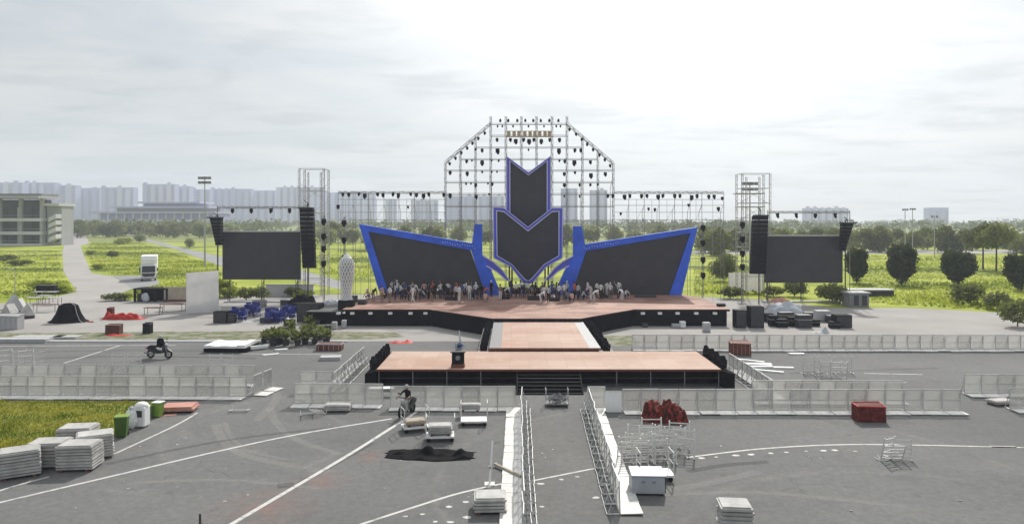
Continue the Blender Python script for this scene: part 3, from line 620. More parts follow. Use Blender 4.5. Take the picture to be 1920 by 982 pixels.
for x in (635, 661, 695, 732, 770, 798, 1205, 1237, 1270, 1305, 1340, 1378):
    p = P(x, 587, 72.95); m = MB(); m.box(p.x - .2, p.x + .2, 72.72, 73.0, p.z - .11, p.z + .11); m.build('skirt_lamp', 'white', st, True, bevel=.03)
bl = MB(); bl.prism([(-20.3, 73.4, 1.28), (-16.64, 73.4, 1.28), (-16.64, 80, 1.28), (-19.6, 80, 1.28)], (0, 0, .1)); bl.build('side_deck', 'charcoal', st, True)
bl = MB(); bl.box(-20.2, -16.7, 73.5, 73.6, 0, 1.28); bl.box(-20.2, -20.1, 73.6, 80, 0, 1.28); bl.build('side_skirt', 'black_cloth', st, True)
br = MB(); br.box(2.2 - 9, 2.2 + 9, 88.2, 88.9, ZS, ZS + .7); br.build('back_step', 'black', st, True)
ft = MB(); ft.box(-1.65, 6.05, 66.29, 66.33, ZC, ZS - .2); ft.build('step_riser', 'black', st, True)

ct = thing('catwalk', 'catwalk with pale orange deck and grey borders running from stage to thrust', 'stage', (2.4, 60, 0))
MB().box(-.78, 5.5, 53.0, 66.3, ZC - .02, ZC).build('deck', 'deck_front', ct, True)
MB().box(-1.62, -.785, 53.0, 66.3, ZC - .02, ZC - .003).build('border', 'deck_grey', ct, True)
MB().box(5.505, 6.3, 53.0, 66.3, ZC - .02, ZC - .003).build('border', 'light_grey', ct, True)
MB().box(-1.62, 6.3, 52.9, 66.28, ZC - .16, ZC - .021).build('deck_edge', 'deck_edge', ct, True)
MB().box(-1.5, 6.2, 53.25, 66.2, 0, ZC - .16).build('skirt', 'black_cloth', ct, True)
for s_, x0, x1 in ((-1, -2.5, -1.63), (1, 6.31, 7.35)):
    MB().box(x0, x1, 53.3, 65.5, .78, .9).build('ledge', 'charcoal', ct, True)
    MB().box(x0 + .1, x1 - .1, 53.4, 65.4, 0, .78).build('ledge_skirt', 'black_cloth', ct, True)

ff = thing('thrust_stage', 'low front stage with pale orange top, open black front and black steps', 'stage', (2.3, 50, 0))
FX0, FX1, FY0, FY1 = -8.45, 13.05, 46.6, 52.88
MB().box(FX0, FX1, FY0, FY1, ZF - .02, ZF).build('deck', 'deck_front', ff, True)
MB().box(FX0, FX1, FY0 - .03, FY1, ZF - .13, ZF - .021).build('deck_edge', 'deck_edge', ff, True)
MB().box(FX0 + .1, FX1 - .1, FY0 + 1.1, FY1 - .1, 0, ZF - .13).build('skirt', 'black_cloth', ff, True)
for k in range(11):
    x = FX0 + .12 + k * (FX1 - FX0 - .24) / 10
    if 0 < x < 4.5: continue
    m = MB(); m.tube((x, FY0 + .12, 0), (x, FY0 + .12, ZF - .13), .035, 6); m.build('post', 'grey', ff, True)
for x0, x1 in ((FX0 + .1, .2), (4.3, FX1 - .1)):
    m = MB(); m.tube((x0, FY0 + .12, .55), (x1, FY0 + .12, .55), .022, 5); m.tube((x0, FY0 + .12, .09), (x1, FY0 + .12, .09), .022, 5); m.build('ledger', 'charcoal', ff, True)
for sx, x0, x1 in ((-1, FX0 - .7, FX0 - .02), (1, FX1 + .02, FX1 + .8)):
    m = MB(); m.prism([(x0 if sx < 0 else x1, FY0 - .2, 0), (x1 if sx < 0 else x0, FY0 - .2, 0), (x1 if sx < 0 else x0, FY0 - .2, ZF - .05), (x0 if sx < 0 else x1, FY0 - .2, ZF * .75)], (0, FY1 - FY0, 0)); m.build('side_wing', 'black_cloth', ff, True)
for k in range(6):
    y1 = FY0 - .04 - k * .34; z1 = ZF - .13 - (k + 1) * .15
    MB().box(.35, 4.2, y1 - .34, y1 + .02, z1 - .05, z1).build('step', 'black', ff, True)
    MB().box(.4, 4.15, y1 - .06, y1 - .02, max(0, z1 - .15), z1 - .051).build('riser', 'black', ff, True)
for x in (.28, 4.2): m = MB(); m.prism([(x, FY0 - .05, 0), (x, FY0 - 2.1, 0), (x, FY0 - 2.1, .1), (x, FY0 - .05, ZF - .15)], (.07, 0, 0)); m.build('stringer', 'black', ff, True)

# lectern on the thrust stage
p = Vector((P(859, 688, 47.3).x, 47.3, ZF)); lt = thing('lectern', 'black lectern with red base band on the front stage', 'lectern', p)
MB().box(-.42, .42, -.3, .3, 0, .22).build('base', 'deck_edge', lt); MB().box(-.38, .38, -.26, .26, .22, .95).build('body', 'black', lt, bevel=.02)
MB().box(-.47, .47, -.34, .34, .95, 1.02).build('top', 'charcoal', lt, bevel=.01); MB().ball((0, -.265, .62), (.16, .02, .16), 10, 5).build('emblem', 'grey', lt)
fa = thing('flower_stand', 'blue and white flower bunch behind the black lectern', 'flowers', p + Vector((.05, .7, 0)))
MB().tube((0, 0, 0), (0, 0, .9), .12, 8, .16).build('vase', 'white', fa)
fb = MB(); leaves(fb, [((0, 0, 1.2), (.32, .3, .3))], 160, .09, .2); fb.build('blossoms', 'cloth_pale', fa)
fc = MB(); leaves(fc, [((.02, -.18, 1.25), (.16, .12, .16))], 60, .08, .2); fc.build('blue_blossoms', 'cloth_blue', fa)
sp = G(861, 651); sp = Vector((P(861, 651, 58).x, 58, 0)); po = thing('white_pennant', 'slim white pennant pole on the grass left of the catwalk', 'flag', sp)
MB().tube((0, 0, 0), (0, 0, 1.85), .02, 5).build('pole', 'white', po); MB().prism([(.02, 0, .4), (.2, .0, .5), (.04, 0, 1.8), (.02, 0, 1.8)], (0, .015, 0)).build('cloth', 'cloth_white', po)

# ---------------------------------------------------------------- LED wings
def outline(pts, Y): return [P(x, y, Y) for x, y in pts]
def wing(left):
    Y = 87.0
    if left:
        O = [(673, 420), (786, 438), (890, 456), (880, 466), (912, 552), (900, 553), (876, 469), (688, 433), (725, 546), (712, 547)]
        frame_top = [(673, 420), (891, 457), (883, 469), (690, 434)]; frame_out = [(673, 420), (690, 434), (727, 546), (711, 547)]
        pil = [(890, 420), (904, 420), (904, 476), (922, 510), (940, 553), (910, 553), (883, 469)]; scr = [(690, 434), (881, 467), (911, 553), (728, 553)]
        fin = [(905, 480), (926, 493), (942, 507), (956, 528), (948, 523), (932, 509), (912, 497)]; edge = [(905, 478), (927, 492), (943, 507), (957, 528)]; e2 = [(912, 498), (932, 510), (949, 525)]
        lab = 'left wing video wall, a dark slanted screen in a bright blue frame'
    else:
        frame_top = [(1308, 426), (1295, 437), (1096, 471), (1090, 459)]; frame_out = [(1308, 426), (1278, 553), (1255, 553), (1295, 437)]
        pil = [(1091, 424), (1075, 424), (1075, 477), (1058, 510), (1040, 550), (1071, 554), (1099, 470)]; scr = [(1295, 437), (1098, 470), (1072, 554), (1254, 554)]
        fin = [(1074, 481), (1055, 491), (1040, 503), (1021, 527), (1030, 522), (1046, 508), (1067, 497)]; edge = [(1075, 479), (1055, 490), (1040, 502), (1020, 527)]; e2 = [(1067, 498), (1046, 509), (1029, 525)]
        lab = 'right wing video wall, a dark slanted screen in a bright blue frame'
    c = P(800 if left else 1180, 553, Y); t = thing('wing_screen', lab, 'video wall', (c.x, Y, ZS), 0, 'wing video walls')
    m = MB(); m.prism(outline(frame_top, Y - .3), (0, .7, 0)); m.build('top_frame', 'blue', t, True)
    m = MB(); m.prism(outline(frame_out, Y - .305), (0, .7, 0)); m.build('side_frame', 'blue', t, True)
    m = MB(); m.prism(outline(pil, Y - .31), (0, .9, 0)); m.build('pillar', 'blue', t, True)
    m = MB(); m.prism(outline(scr, Y - .1), (0, .3, 0)); m.build('screen', 'led', t, True)
    m = MB(); m.prism(outline(fin, Y - .25), (0, .4, 0)); m.build('fin', 'violet', t, True)
    for e in (edge, e2):
        m = MB(); pp = outline(e, Y - .3)
        for a, b in zip(pp, pp[1:]): m.bar(a, b, .12, .12)
        m.build('white_edge', 'trim', t, True)
    m = MB()   # dotted reflections of bulbs on the top frame, modelled as pale balls
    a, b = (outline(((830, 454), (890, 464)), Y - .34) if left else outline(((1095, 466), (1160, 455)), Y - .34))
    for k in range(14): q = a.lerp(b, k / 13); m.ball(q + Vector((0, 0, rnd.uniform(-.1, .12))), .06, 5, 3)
    m.build('bulb_reflection', 'trim', t, True)
    m = MB(); ys = Y + 2.2
    for px in ((730, 780, 830, 880) if left else (1110, 1160, 1210, 1250)):
        q = P(px, 470, Y); m.tube((q.x, Y + .3, q.z), (q.x, ys, ZS), .04, 5); m.tube((q.x, Y + .35, ZS), (q.x, Y + .35, q.z), .04, 5)
    m.build('back_brace', 'galv', t, True)
wing(True); wing(False)
# vertical panel seams on the LED walls come from the material; centre arrow
def arrow(name, O, I, Y, lab, base):
    t = thing(name, lab, 'video wall', (P(990, 500, Y).x, Y, base))
    m = MB(); m.ring(outline(O, Y - .35), outline(I, Y - .35), (0, .8, 0)); m.build('frame', 'violet', t, True)
    mid = [((a[0] * .22 + b[0] * .78), (a[1] * .22 + b[1] * .78)) for a, b in zip(O, I)]; m1 = [((a[0] * .02 + b[0] * .98), (a[1] * .02 + b[1] * .98)) for a, b in zip(O, I)]
    m = MB(); m.ring(outline(mid, Y - .39), outline(m1, Y - .39), (0, .03, 0)); m.build('inner_trim', 'trim', t, True)
    mo = [((a[0] * .95 + b[0] * .05), (a[1] * .95 + b[1] * .05)) for a, b in zip(O, I)]; m2 = [((a[0] * .80 + b[0] * .20), (a[1] * .80 + b[1] * .20)) for a, b in zip(O, I)]
    m = MB(); m.ring(outline(mo, Y - .385), outline(m2, Y - .385), (0, .03, 0)); m.build('outer_trim', 'trim', t, True)
    m = MB(); m.prism(outline(I, Y - .15), (0, .3, 0)); m.build('screen', 'led', t, True)
    return t
tU = arrow('upper_arrow_screen', [(949, 292), (991, 323), (1033, 292), (1033, 410), (991, 440), (949, 410)], [(957, 303), (991, 329), (1025, 303), (1025, 406), (991, 430), (957, 406)], 91.2, 'tall upper arrow video wall with notched top and violet frame', ZS)
tL = arrow('lower_arrow_screen', [(924, 387), (945, 389), (990, 425), (1035, 389), (1056, 389), (1055, 484), (1025, 500), (1000, 530), (990, 534), (980, 530), (957, 500), (925, 484)],
      [(932, 396), (945, 398), (990, 434), (1035, 398), (1047, 397), (1047, 479), (1020, 495), (996, 522), (990, 526), (984, 522), (960, 495), (933, 479)], 90.0, 'lower shield-shaped arrow video wall with violet frame above the stage centre', ZS)
for t, ys, xs in ((tU, 91.8, (960, 1022)), (tL, 90.6, (955, 1028))):
    for x in xs:
        a = P(x, 480, ys); m = MB(); m.tube((a.x, ys, ZS - 1.6 if ys > 91 else ZS), (a.x, ys, P(x, 400, ys).z), .1, 6); m.build('support_post', 'charcoal', t, True)

# ---------------------------------------------------------------- scaffolds
def truss(m, a, b, w=.30, r=.030, n=None, flat='y'):
    """ladder truss of two chords and lacing"""
    a, b = Vector(a), Vector(b); d = (b - a); u = d.normalized(); off = Vector((0, w, 0)) if abs(u.y) < .5 else Vector((w, 0, 0)); side = u.cross(off.normalized()).normalized() * w / 2
    c = [a + side, a - side, a + off]; n = n or max(2, int(d.length / (w * 2.2)))
    for q in c: m.tube(q, q + d, r, 4)
    for k in range(n):
        p, q = a + d * (k / n), a + d * ((k + 1) / n); s_ = 1 if k % 2 else -1
        m.bar(p + side * s_, q - side * s_, r * 1.1); m.bar(p + side * s_, q + off, r * 1.0)
SY = 97.0
xs = [835, 863, 891.5, 920, 948.5, 977.5, 1006, 1035, 1063, 1092, 1121, 1150]
def archtop(x): return 218 if 919 <= x <= 1064 else (234 + (920 - x) * 71 / 85 if x < 919 else 234 + (x - 1063) * 72 / 87)
sc = thing('arch_scaffold', 'tall stepped lighting scaffold with sloping shoulders behind the arrow screens', 'scaffold', (P(992, 410, SY).x, SY, 0))
for x in xs:
    m = MB(); a, b = P(x, 515.2, SY), P(x, archtop(x), SY); a.z = 0; truss(m, a, b, .26, .026); m.build('column', 'truss', sc, True)
for y in (234, 256, 278, 300, 321, 343, 365, 388, 415, 445, 475, 500):
    ok = [x for x in xs if archtop(x) <= y + 1]
    m = MB(); m.tube(P(ok[0], y, SY - .12), P(ok[-1], y, SY - .12), .045, 5); m.tube(P(ok[0], y - 2.5, SY + .2), P(ok[-1], y - 2.5, SY + .2), .028, 4); m.build('beam', 'truss', sc, True)
for a, b in (((835, 305), (920, 232)), ((1063, 232), (1150, 307))):
    m = MB(); truss(m, P(*a, SY - .1), P(*b, SY - .1), .34, .035); m.build('shoulder_beam', 'truss', sc, True)
for y in (246, 257):
    m = MB(); m.tube(P(948, y, SY - .35), P(1035, y, SY - .35), .04, 5); m.build('lamp_bar', 'amber', sc, True)
for x in (863, 920, 977, 1035, 1092, 1150):
    m = MB(); a = P(x, 410, SY + 3); b = P(x, max(archtop(x), 300), SY); m.tube((b.x, SY + 3, 0), (b.x, SY + 3, b.z - 3), .035, 5); m.tube((b.x, SY + 3, b.z - 3), (b.x, SY, b.z - 1.5), .03, 5); m.tube((b.x, SY + 3, 5), (b.x, SY, 4.5), .03, 5); m.build('rear_stay', 'truss', sc, True)
def side_scaffold(x0, x1, xs_, lab):
    t = thing('side_scaffold', lab, 'scaffold', (P((x0 + x1) / 2, 410, SY).x, SY, 0), 0, 'side lighting scaffolds')
    m = MB(); truss(m, P(x0, 361, SY), P(x1, 361, SY), .28, .03); m.build('top_truss', 'truss', t, True)
    for y in (374, 385, 398, 412, 426, 440, 455, 470, 485, 500):
        m = MB(); m.tube(P(x0, y, SY), P(x1, y, SY), .03, 5); m.build('ledger', 'truss', t, True)
    for x in [(p + q) / 2 for p, q in zip(xs_, xs_[1:])]:
        m = MB(); a = P(x, 374, SY + .8); m.tube((a.x, SY + .8, 0), a, .024, 4); m.build('thin_post', 'tower_truss', t, True)
    for p, q in zip(xs_[::2], xs_[1::2]):
        m = MB(); m.tube(P(p, 440, SY + .05), P(q, 385, SY + .05), .02, 4); m.build('brace', 'tower_truss', t, True)
    for x in xs_:
        m = MB(); a = P(x, 361, SY); m.tube((a.x, SY, 0), a, .036, 5); m.tube((a.x, SY + 1.5, 0), (a.x, SY + 1.5, a.z - 2.5), .03, 5); m.tube((a.x, SY + 1.5, a.z - 2.5), (a.x, SY, a.z - 1.5), .025, 4); m.build('post', 'truss', t, True)
side_scaffold(634, 834.2, (634, 662, 691, 720, 748, 777, 806), 'left lighting scaffold between the arch and the left wing screen top')
side_scaffold(1150.8, 1357, (1179, 1208, 1236, 1265, 1294, 1316, 1357), 'right lighting scaffold between the arch and the right speaker tower')
def box_tower(xs_, top, Y, lab, dense):
    a = P(sum(xs_) / len(xs_), 410, Y); t = thing('scaffold_tower', lab, 'scaffold', (a.x, Y, 0), 0, 'pale scaffold towers'); zt = P(0, top, Y).z
    for x in (xs_[0], xs_[-1]):
        for dy in (0, 2.6):
            q = P(x, 410, Y).x; m = MB(); truss(m, (q, Y + dy, 0), (q, Y + dy, zt), .26, .03); m.build('leg', 'tower_truss', t, True)
    for x in xs_[1:-1]:
        q = P(x, 410, Y).x; m = MB(); truss(m, (q, Y + 1.3, 0), (q, Y + 1.3, zt - .4), .22, .028); m.build('inner_leg', 'tower_truss', t, True)
    x0, x1 = P(xs_[0], 410, Y).x, P(xs_[-1], 410, Y).x; z = zt
    while z > 1:
        m = MB()
        for p, q in (((x0, Y), (x1, Y)), ((x0, Y + 2.6), (x1, Y + 2.6)), ((x0, Y), (x0, Y + 2.6)), ((x1, Y), (x1, Y + 2.6))): m.tube((*p, z), (*q, z), .035, 5)
        m.build('ring_ledger', 'tower_truss', t, True); z -= 2.0 if dense else 3.0
    for k in range(5 if dense else 2):
        m = MB(); zz = zt - 2.4 * k - 2; m.tube((x0, Y, zz), (x1, Y, zz - 2.2), .025, 4); m.tube((x1, Y + 2.6, zz), (x0, Y + 2.6, zz - 2.2), .025, 4); m.build('brace', 'tower_truss', t, True)
    if dense:
        for zz, e in ((zt - 2.8, 0), (zt - 4.6, .3)):
            MB().box(x0 - .6 + e, x1 - .8, Y - .4, Y + 2.4, zz, zz + .12).build('platform', 'tower_truss', t, True)
box_tower((561, 573, 597, 607), 316, 101, 'open pale scaffold tower above the left speaker stack', False)
box_tower((1392, 1405, 1430, 1444), 325, 101, 'dense pale scaffold tower with platforms behind the right speaker stack', True)

# lights: moving heads with base, yoke and head
def mover():
    o = thing('moving_head_light', 'light', 'stage light')
    MB().box(-.2, .2, -.16, .16, -.16, 0).build('base', 'black', o); y = MB(); y.box(-.24, -.19, -.07, .07, -.5, -.16); y.box(.19, .24, -.07, .07, -.5, -.16); y.box(-.23, .23, -.06, .06, -.21, -.165); y.build('yoke', 'black', o)
    h = MB(); h.tube((0, 0, -.24), (0, -.08, -.52), .19, 8, .17); h.tube((0, -.08, -.52), (0, -.13, -.68), .17, 8, .11); hd = h.build('head', 'black', o); MB().tube((0, -.13, -.681), (0, -.133, -.69), .09, 8).build('lens', 'glass', hd); return o
def lights(pts, where, group, Y=SY - .38, scale=1.0, up=False):
    for i, q in enumerate(pts):
        s_ = (q[2] if len(q) > 2 else 1.0) * scale * .76; p = P(q[0], q[1] - 5, Y) if not up else P(q[0], q[1] + 5, Y)
        place('mover', mover, p, rnd.uniform(-.6, .6), 'black stage light, %s from the left %s' % (nth(i + 1), where), group, (s_, s_, s_ * (1.15 if s_ > 1.1 else 1)), (R(180), 0, rnd.uniform(-.5, .5)) if up else None)
g_ = 'lights on the arch scaffold'
lights([(x, 224) for x in (938, 953, 970, 985, 1000, 1014, 1030, 1047)], 'standing atop the arch scaffold', g_, scale=.8, up=True)
lights([(x, 240, .6) for x in (933, 942, 962, 991, 1020, 1043, 1051)], 'under the top beam of the arch scaffold', g_)
lights([(932, 264), (957, 264), (967, 266, 1.3), (982, 264), (992, 266, 1.4), (1001, 264), (1015, 266, 1.3), (1031, 264), (1049, 264, 1.1)], 'in the row below the amber lamps', g_)
lights([(892, 283, .7), (904, 284), (933, 284, 1.4), (991, 284, .6), (1048, 284, 1.4), (1078, 284, 1.0), (1089, 284)], 'on the arch tier level with the arrow tips', g_)
lights([(875, 304), (885, 304, .6), (904, 306, 1.35), (922, 304, .6), (935, 304, .7), (1049, 304, .7), (1059, 304), (1077, 306, 1.4), (1107, 306)], 'on the arch tier at the arrow notch', g_)
lights([(844, 325, 1.1), (876, 327, 1.15), (904, 325, .7), (922, 325, .6), (932, 325, .6), (1058, 328), (1078, 326, .8), (1108, 330, 1.35), (1135, 328, 1.1)], 'on the arch tier just below the shoulders', g_)
lights([(874, 347, .7), (883, 347, .6), (892, 349), (915, 347, .6), (923, 347, .9), (1058, 349), (1087, 349, .8), (1107, 349, .8), (1121, 349, .6)], 'on the second lowest arch tier', g_)
lights([(893, 371), (917, 367, .6), (1058, 371, .6), (1087, 371, .7)], 'on the lowest arch tier', g_)
lights([(843, 309), (854, 299), (865, 289), (876, 280), (886, 271), (897, 262), (909, 252)], 'along the left sloping shoulder', g_, scale=.85)
lights([(1068, 245), (1080, 254), (1091, 264), (1101, 273), (1112, 283), (1124, 293), (1134, 302), (1144, 313)], 'along the right sloping shoulder', g_, scale=.85)
lights([(643, 366), (654, 366, 1.1), (673, 366, .9), (684, 368, 1.3), (708, 366), (718, 367, 1.1), (737, 366), (747, 368, 1.2), (770, 366, .9), (781, 367, 1.1), (794, 368, 1.3), (804, 366), (832, 367), (844, 368, 1.2)], 'on the left side truss', 'lights on the left truss')
lights([(1140, 369), (1149, 369), (1171, 370, 1.3), (1181, 369), (1203, 369, 1.1), (1213, 369), (1234, 370, 1.3), (1243, 369), (1265, 369, 1.1), (1275, 369), (1297, 371, 1.3), (1307, 369, 1.1), (1329, 370, 1.1), (1339, 370, 1.1), (1354, 374, .9)], 'on the right side truss', 'lights on the right truss')
lights([(634, 389, 1.1), (765, 391, .7)], 'on the left side scaffold below its truss', 'lights on the left truss')
lights([(1164, 403, .8), (1216, 394, .8), (1228, 395, .9), (1291, 387, .8), (1347, 393, 1.1)], 'on the right side scaffold below its truss', 'lights on the right truss')
def pole_lights(x, ys, Y, lab, lab2):
    a = P(x, 410, Y); t = thing('light_pole', lab, 'light pole', (a.x, Y, 0), 0, 'light poles'); zt = P(x, min(ys) - 12, Y).z
    m = MB(); truss(m, (0, .1, 0), (0, .1, zt), .22, .025); m.build('mast', 'truss', t); MB().box(-.5, .5, -.4, .6, 0, .06).build('base_plate', 'charcoal', t)
    for i, y in enumerate(ys):
        p = P(x, y - 5, Y - .3); place('mover', mover, p, 0, 'black stage light, %s from the top on the pole %s' % (nth(i + 1), lab2), 'lights on the poles', (1.25, 1.25, 1.15))
pole_lights(607, (415, 443, 466, 494), 92, 'slim light pole beside the left speaker stack', 'beside the left speaker stack')
pole_lights(1392, (421, 448, 475, 500), 92, 'slim light pole beside the right speaker stack', 'beside the right speaker stack')
pole_lights(645, (418, 450, 483), 94, 'slim light pole left of the left wing screen', 'left of the left wing screen')
pole_lights(1318, (427, 455, 487, 516), 94, 'slim light pole right of the right wing screen', 'right of the right wing screen')
# amber blinders
i = 0
for x in (954, 964, 973, 984, 994, 1003, 1012, 1022, 1030):
    i += 1; p = P(x, 251, SY - .55)
    def bl_():
        o = thing('blinder_lamp', 'lamp', 'stage light'); MB().box(-.22, .22, -.06, .1, -.3, .3).build('case', 'amber', o)
        for z in (-.15, .15): MB().tube((0, -.061, z), (0, -.09, z), .11, 8).build('lamp', 'tan', o)
        return o
    place('blinder', bl_, p, 0, 'amber lamp, %s from the left in the band near the arch top' % nth(i), 'amber lamps on the arch')

# ---------------------------------------------------------------- side screens and speaker stacks
def side_screen(x0, x1, y0, y1, Y, lab, beam, beamx, lx):
    a, b = P(x0, y1, Y), P(x1, y0, Y); t = thing('side_screen', lab, 'video wall', ((a.x + b.x) / 2, Y, 0), 0, 'side video walls')
    MB().box(a.x, b.x, Y, Y + .35, a.z, b.z).build('screen', 'led_side', t, True)
    MB().box(a.x, b.x, Y - .02, Y + .5, b.z + .003, b.z + .14).build('top_rail', 'light_grey', t, True)
    n = 10; m = MB()
    for k in range(1, n): x = a.x + (b.x - a.x) * k / n; m.box(x - .008, x + .008, Y - .006, Y - .001, a.z, b.z)
    m.build('seam', 'charcoal', t, True)
    for f in (.06, .5, .94):
        x = a.x + (b.x - a.x) * f; m = MB(); truss(m, (x, Y + .6, 0), (x, Y + .6, b.z), .3, .035); m.build('support', 'charcoal', t, True)
    m = MB(); m.box(a.x, b.x, Y + .4, Y + 1.4, 0, .18); m.build('ballast', 'concrete', t, True)
    t2 = thing('overhead_truss', 'thin lighting truss above the %s side screen' % lab.split()[2], 'truss', (P(beamx[0], 410, Y).x, Y + .8, 0), 0, 'trusses above the side screens')
    p, q = P(beamx[0], beam, Y + .8), P(beamx[1], beam, Y + .8); m = MB(); truss(m, p, q, .24, .03); m.build('beam', 'truss', t2, True)
    for w in (p, q): m = MB(); m.tube((w.x, w.y + .1, 0), w + Vector((0, .1, .25)), .05, 5); m.build('post', 'truss', t2, True)
    lights([(x, beam + 7, 1.15) for x in lx], 'on the truss above the %s side screen' % lab.split()[2], 'lights above the side screens', Y=Y + .4)
side_screen(417, 563, 435, 524, 93, 'blank dark left side video wall hung on trusses beside the plaza', 389, (407, 572), (436, 471, 508, 543))
side_screen(1434, 1580, 443, 530, 93, 'blank dark right side video wall hung on trusses before the lawn', 398, (1440, 1594), (1458, 1493, 1529, 1566))
def line_array(pts_top, pts_bot, n, Y, lab, mast):
    """curved hang of speaker boxes; left/right pixel corners at top and bottom"""
    (xl0, xr0, y0), (xl1, xr1, y1) = pts_top, pts_bot; a = P((xl0 + xr0) / 2, 410, Y); t = thing('line_array', lab, 'speaker', (a.x, Y, 0), 0, 'hung speaker columns')
    for k in range(n):
        f0, f1 = k / n, (k + .94) / n
        def cr(f, r): x = (xl0 + (xl1 - xl0) * f) if r == 0 else (xr0 + (xr1 - xr0) * f); return P(x, y0 + (y1 - y0) * f, Y - .25 * math.sin(f * 2.2))
        m = MB(); q = [cr(f0, 0), cr(f0, 1), cr(f1, 1), cr(f1, 0)]; m.prism(q, (0, .9, 0)); m.build('speaker_box', 'black', t, True)
    m = MB(); c = P((xl0 + xr0) / 2, y0, Y + .3); m.box(c.x - .9, c.x + .9, Y, Y + .8, c.z + .003, c.z + .15); m.build('rigging_frame', 'charcoal', t, True)
    m = MB(); m.tube((c.x, Y + .5, c.z + .15), (c.x + .1, Y + .7, c.z + mast), .05, 5); m.tube((c.x + .1, Y + .7, c.z + mast), (c.x - .35, Y + .6, c.z + mast + .35), .06, 5); m.tube((c.x, Y + 1.2, 0), (c.x, Y + 1.2, c.z + mast), .08, 6); m.tube((c.x, Y + 1.2, c.z + mast), (c.x + .1, Y + .7, c.z + mast), .05, 5); m.build('mast', 'charcoal', t, True)
line_array((561, 586, 391), (567, 590, 503), 14, 91, 'tall black hung speaker column right of the left side screen', .7)
line_array((1414, 1441, 405), (1409, 1436, 514), 14, 91, 'tall black hung speaker column left of the right side screen', .7)
line_array((393, 413, 409), (404, 413, 460), 8, 91.5, 'short tapering black speaker column left of the left side screen', .4)
line_array((1581, 1601, 419), (1578, 1585, 470), 8, 91.5, 'short tapering black speaker column right of the right side screen', .4)

# ---------------------------------------------------------------- white lattice sculpture
Yb = 75.5; c = P(650, 562, Yb); sv = thing('lattice_sculpture', 'white leaf-shaped lattice column on a black plinth at the stage left end', 'sculpture', (c.x, Yb, 1.38))
k = 1 / F * Yb; z0 = c.z - 1.38
prof = [(.58, z0), (.50, z0 + .25), (.46, z0 + .7), (.50, z0 + 1.3), (.60, z0 + 2.0), (.70, z0 + 2.7), (.74, z0 + 3.3), (.68, z0 + 3.8), (.48, z0 + 4.2), (.2, z0 + 4.5), (.03, z0 + 4.75)]
MB().box(-.75, .75, -.6, .6, 0, max(.2, z0)).build('plinth', 'black', sv)
MB().lathe([(r * .9, z) for r, z in prof], 14).build('core', 'light_grey', sv)
m = MB(); n = 14
for i in range(n):
    for d in (-1, 1):
        pts = []
        for j, (r, z) in enumerate(prof): a = 6.283 * (i + d * j * .9) / n; pts.append(Vector((r * math.cos(a), r * math.sin(a), z)))
        for a, b in zip(pts, pts[1:]): m.bar(a, b, .085, .06)
m.build('lattice', 'white', sv)

# ================================================================ CROWD BARRIERS
def barrier():
    o = thing('crowd_barrier', 'barrier', 'barrier')     # 1 m wide, +y is the stage side, tread plate on -y
    MB().box(-.475, .475, -.006, .006, .09, 1.16).build('panel', 'perforated', o)
    m = MB()
    for x in (-.482, .482): m.tube((x, 0, .03), (x, 0, 1.2), .022, 5)
    m.tube((-.482, 0, 1.185), (.482, 0, 1.185), .028, 6); m.tube((-.482, 0, .08), (.482, 0, .08), .02, 5); m.tube((-.482, .012, .62), (.482, .012, .62), .014, 5); m.build('frame', 'alu', o)
    MB().box(-.488, .488, -.82, -.03, .016, .05).build('tread_plate', 'plate', o)
    for x in (-.45, .45):
        m = MB(); m.tube((x, .02, 1.0), (x, .44, .04), .02, 5); m.tube((x, .02, .035), (x, .47, .035), .02, 5); m.build('strut', 'alu', o)
    m = MB(); m.tube((-.45, .46, .035), (.45, .46, .035), .02, 5); m.tube((-.45, .27, .46), (.45, .27, .46), .016, 5); m.build('rung', 'alu', o)
    return o
def row(a, b, where, group, start='the left', side=1, jit=.012, skip=()):
    """barriers from a to b (world xy); side=1: tread plate on the right of the walking direction reversed"""
    a, b = Vector((a[0], a[1], 0)), Vector((b[0], b[1], 0)); d = b - a; n = max(1, round(d.length)); rz = math.atan2(d.y, d.x) + (0 if side > 0 else math.pi); i = 0
    for k in range(n):
        if k in skip: continue
        i += 1; p = a + d * ((k + .5) / n) + Vector((rnd.uniform(-jit, jit), rnd.gauss(0, .02), .03))
        place('barrier', barrier, p, rz, 'perforated crowd barrier, %s from %s %s' % (nth(i), start, where), group, None, (R(rnd.gauss(0, .9)), 0, rz + rnd.gauss(0, .018)))
row((-30.6, 44.1), (-15.6, 43.9), 'in the row edging the near grass patch', 'barriers by the grass')
row((-32.6, 47.6), (-16.2, 47.3), 'in the second row behind the grass patch', 'second row by the grass')
row((-15.3, 44.05), (-14.9, 46.4), 'in the angled end of the grass row', 'angled return barriers', 'the front', side=1)
row((-12.3, 42.2), (-7.25, 42.0), 'in the short row left of the motorcycle rider', 'short left row')
row((-12.9, 45.4), (-10.9, 45.4), 'in the pair behind the short left row', 'pair behind short row')
row((-6.75, 41.4), (.2, 41.4), 'in the row right behind the motorcycle rider', 'front left barriers')
row((.36, 23.5), (.52, 41.3), 'along the left of the centre aisle', 'left aisle barriers', 'the camera end', side=-1)
row((4.2, 41.0), (3.82, 26.4), 'along the right of the centre aisle', 'right aisle barriers', 'the stage end', side=-1)
row((4.3, 41.25), (5.0, 41.25), 'closing the front of the right aisle side', 'front right barriers')
row((6.0, 40.7), (24.4, 40.6), 'in the long front row right of the aisle', 'front right barriers')
row((13.8, 42.9), (22.4, 42.8), 'in the second row behind the right front row', 'second right row')
row((-10.75, 45.0), (-10.75, 54.2), 'in the row left of the front stage', 'stage side barriers', 'the near end', side=-1)
row((15.0, 51.6), (15.0, 42.9), 'in the row right of the front stage', 'stage side barriers', 'the far end', side=-1)
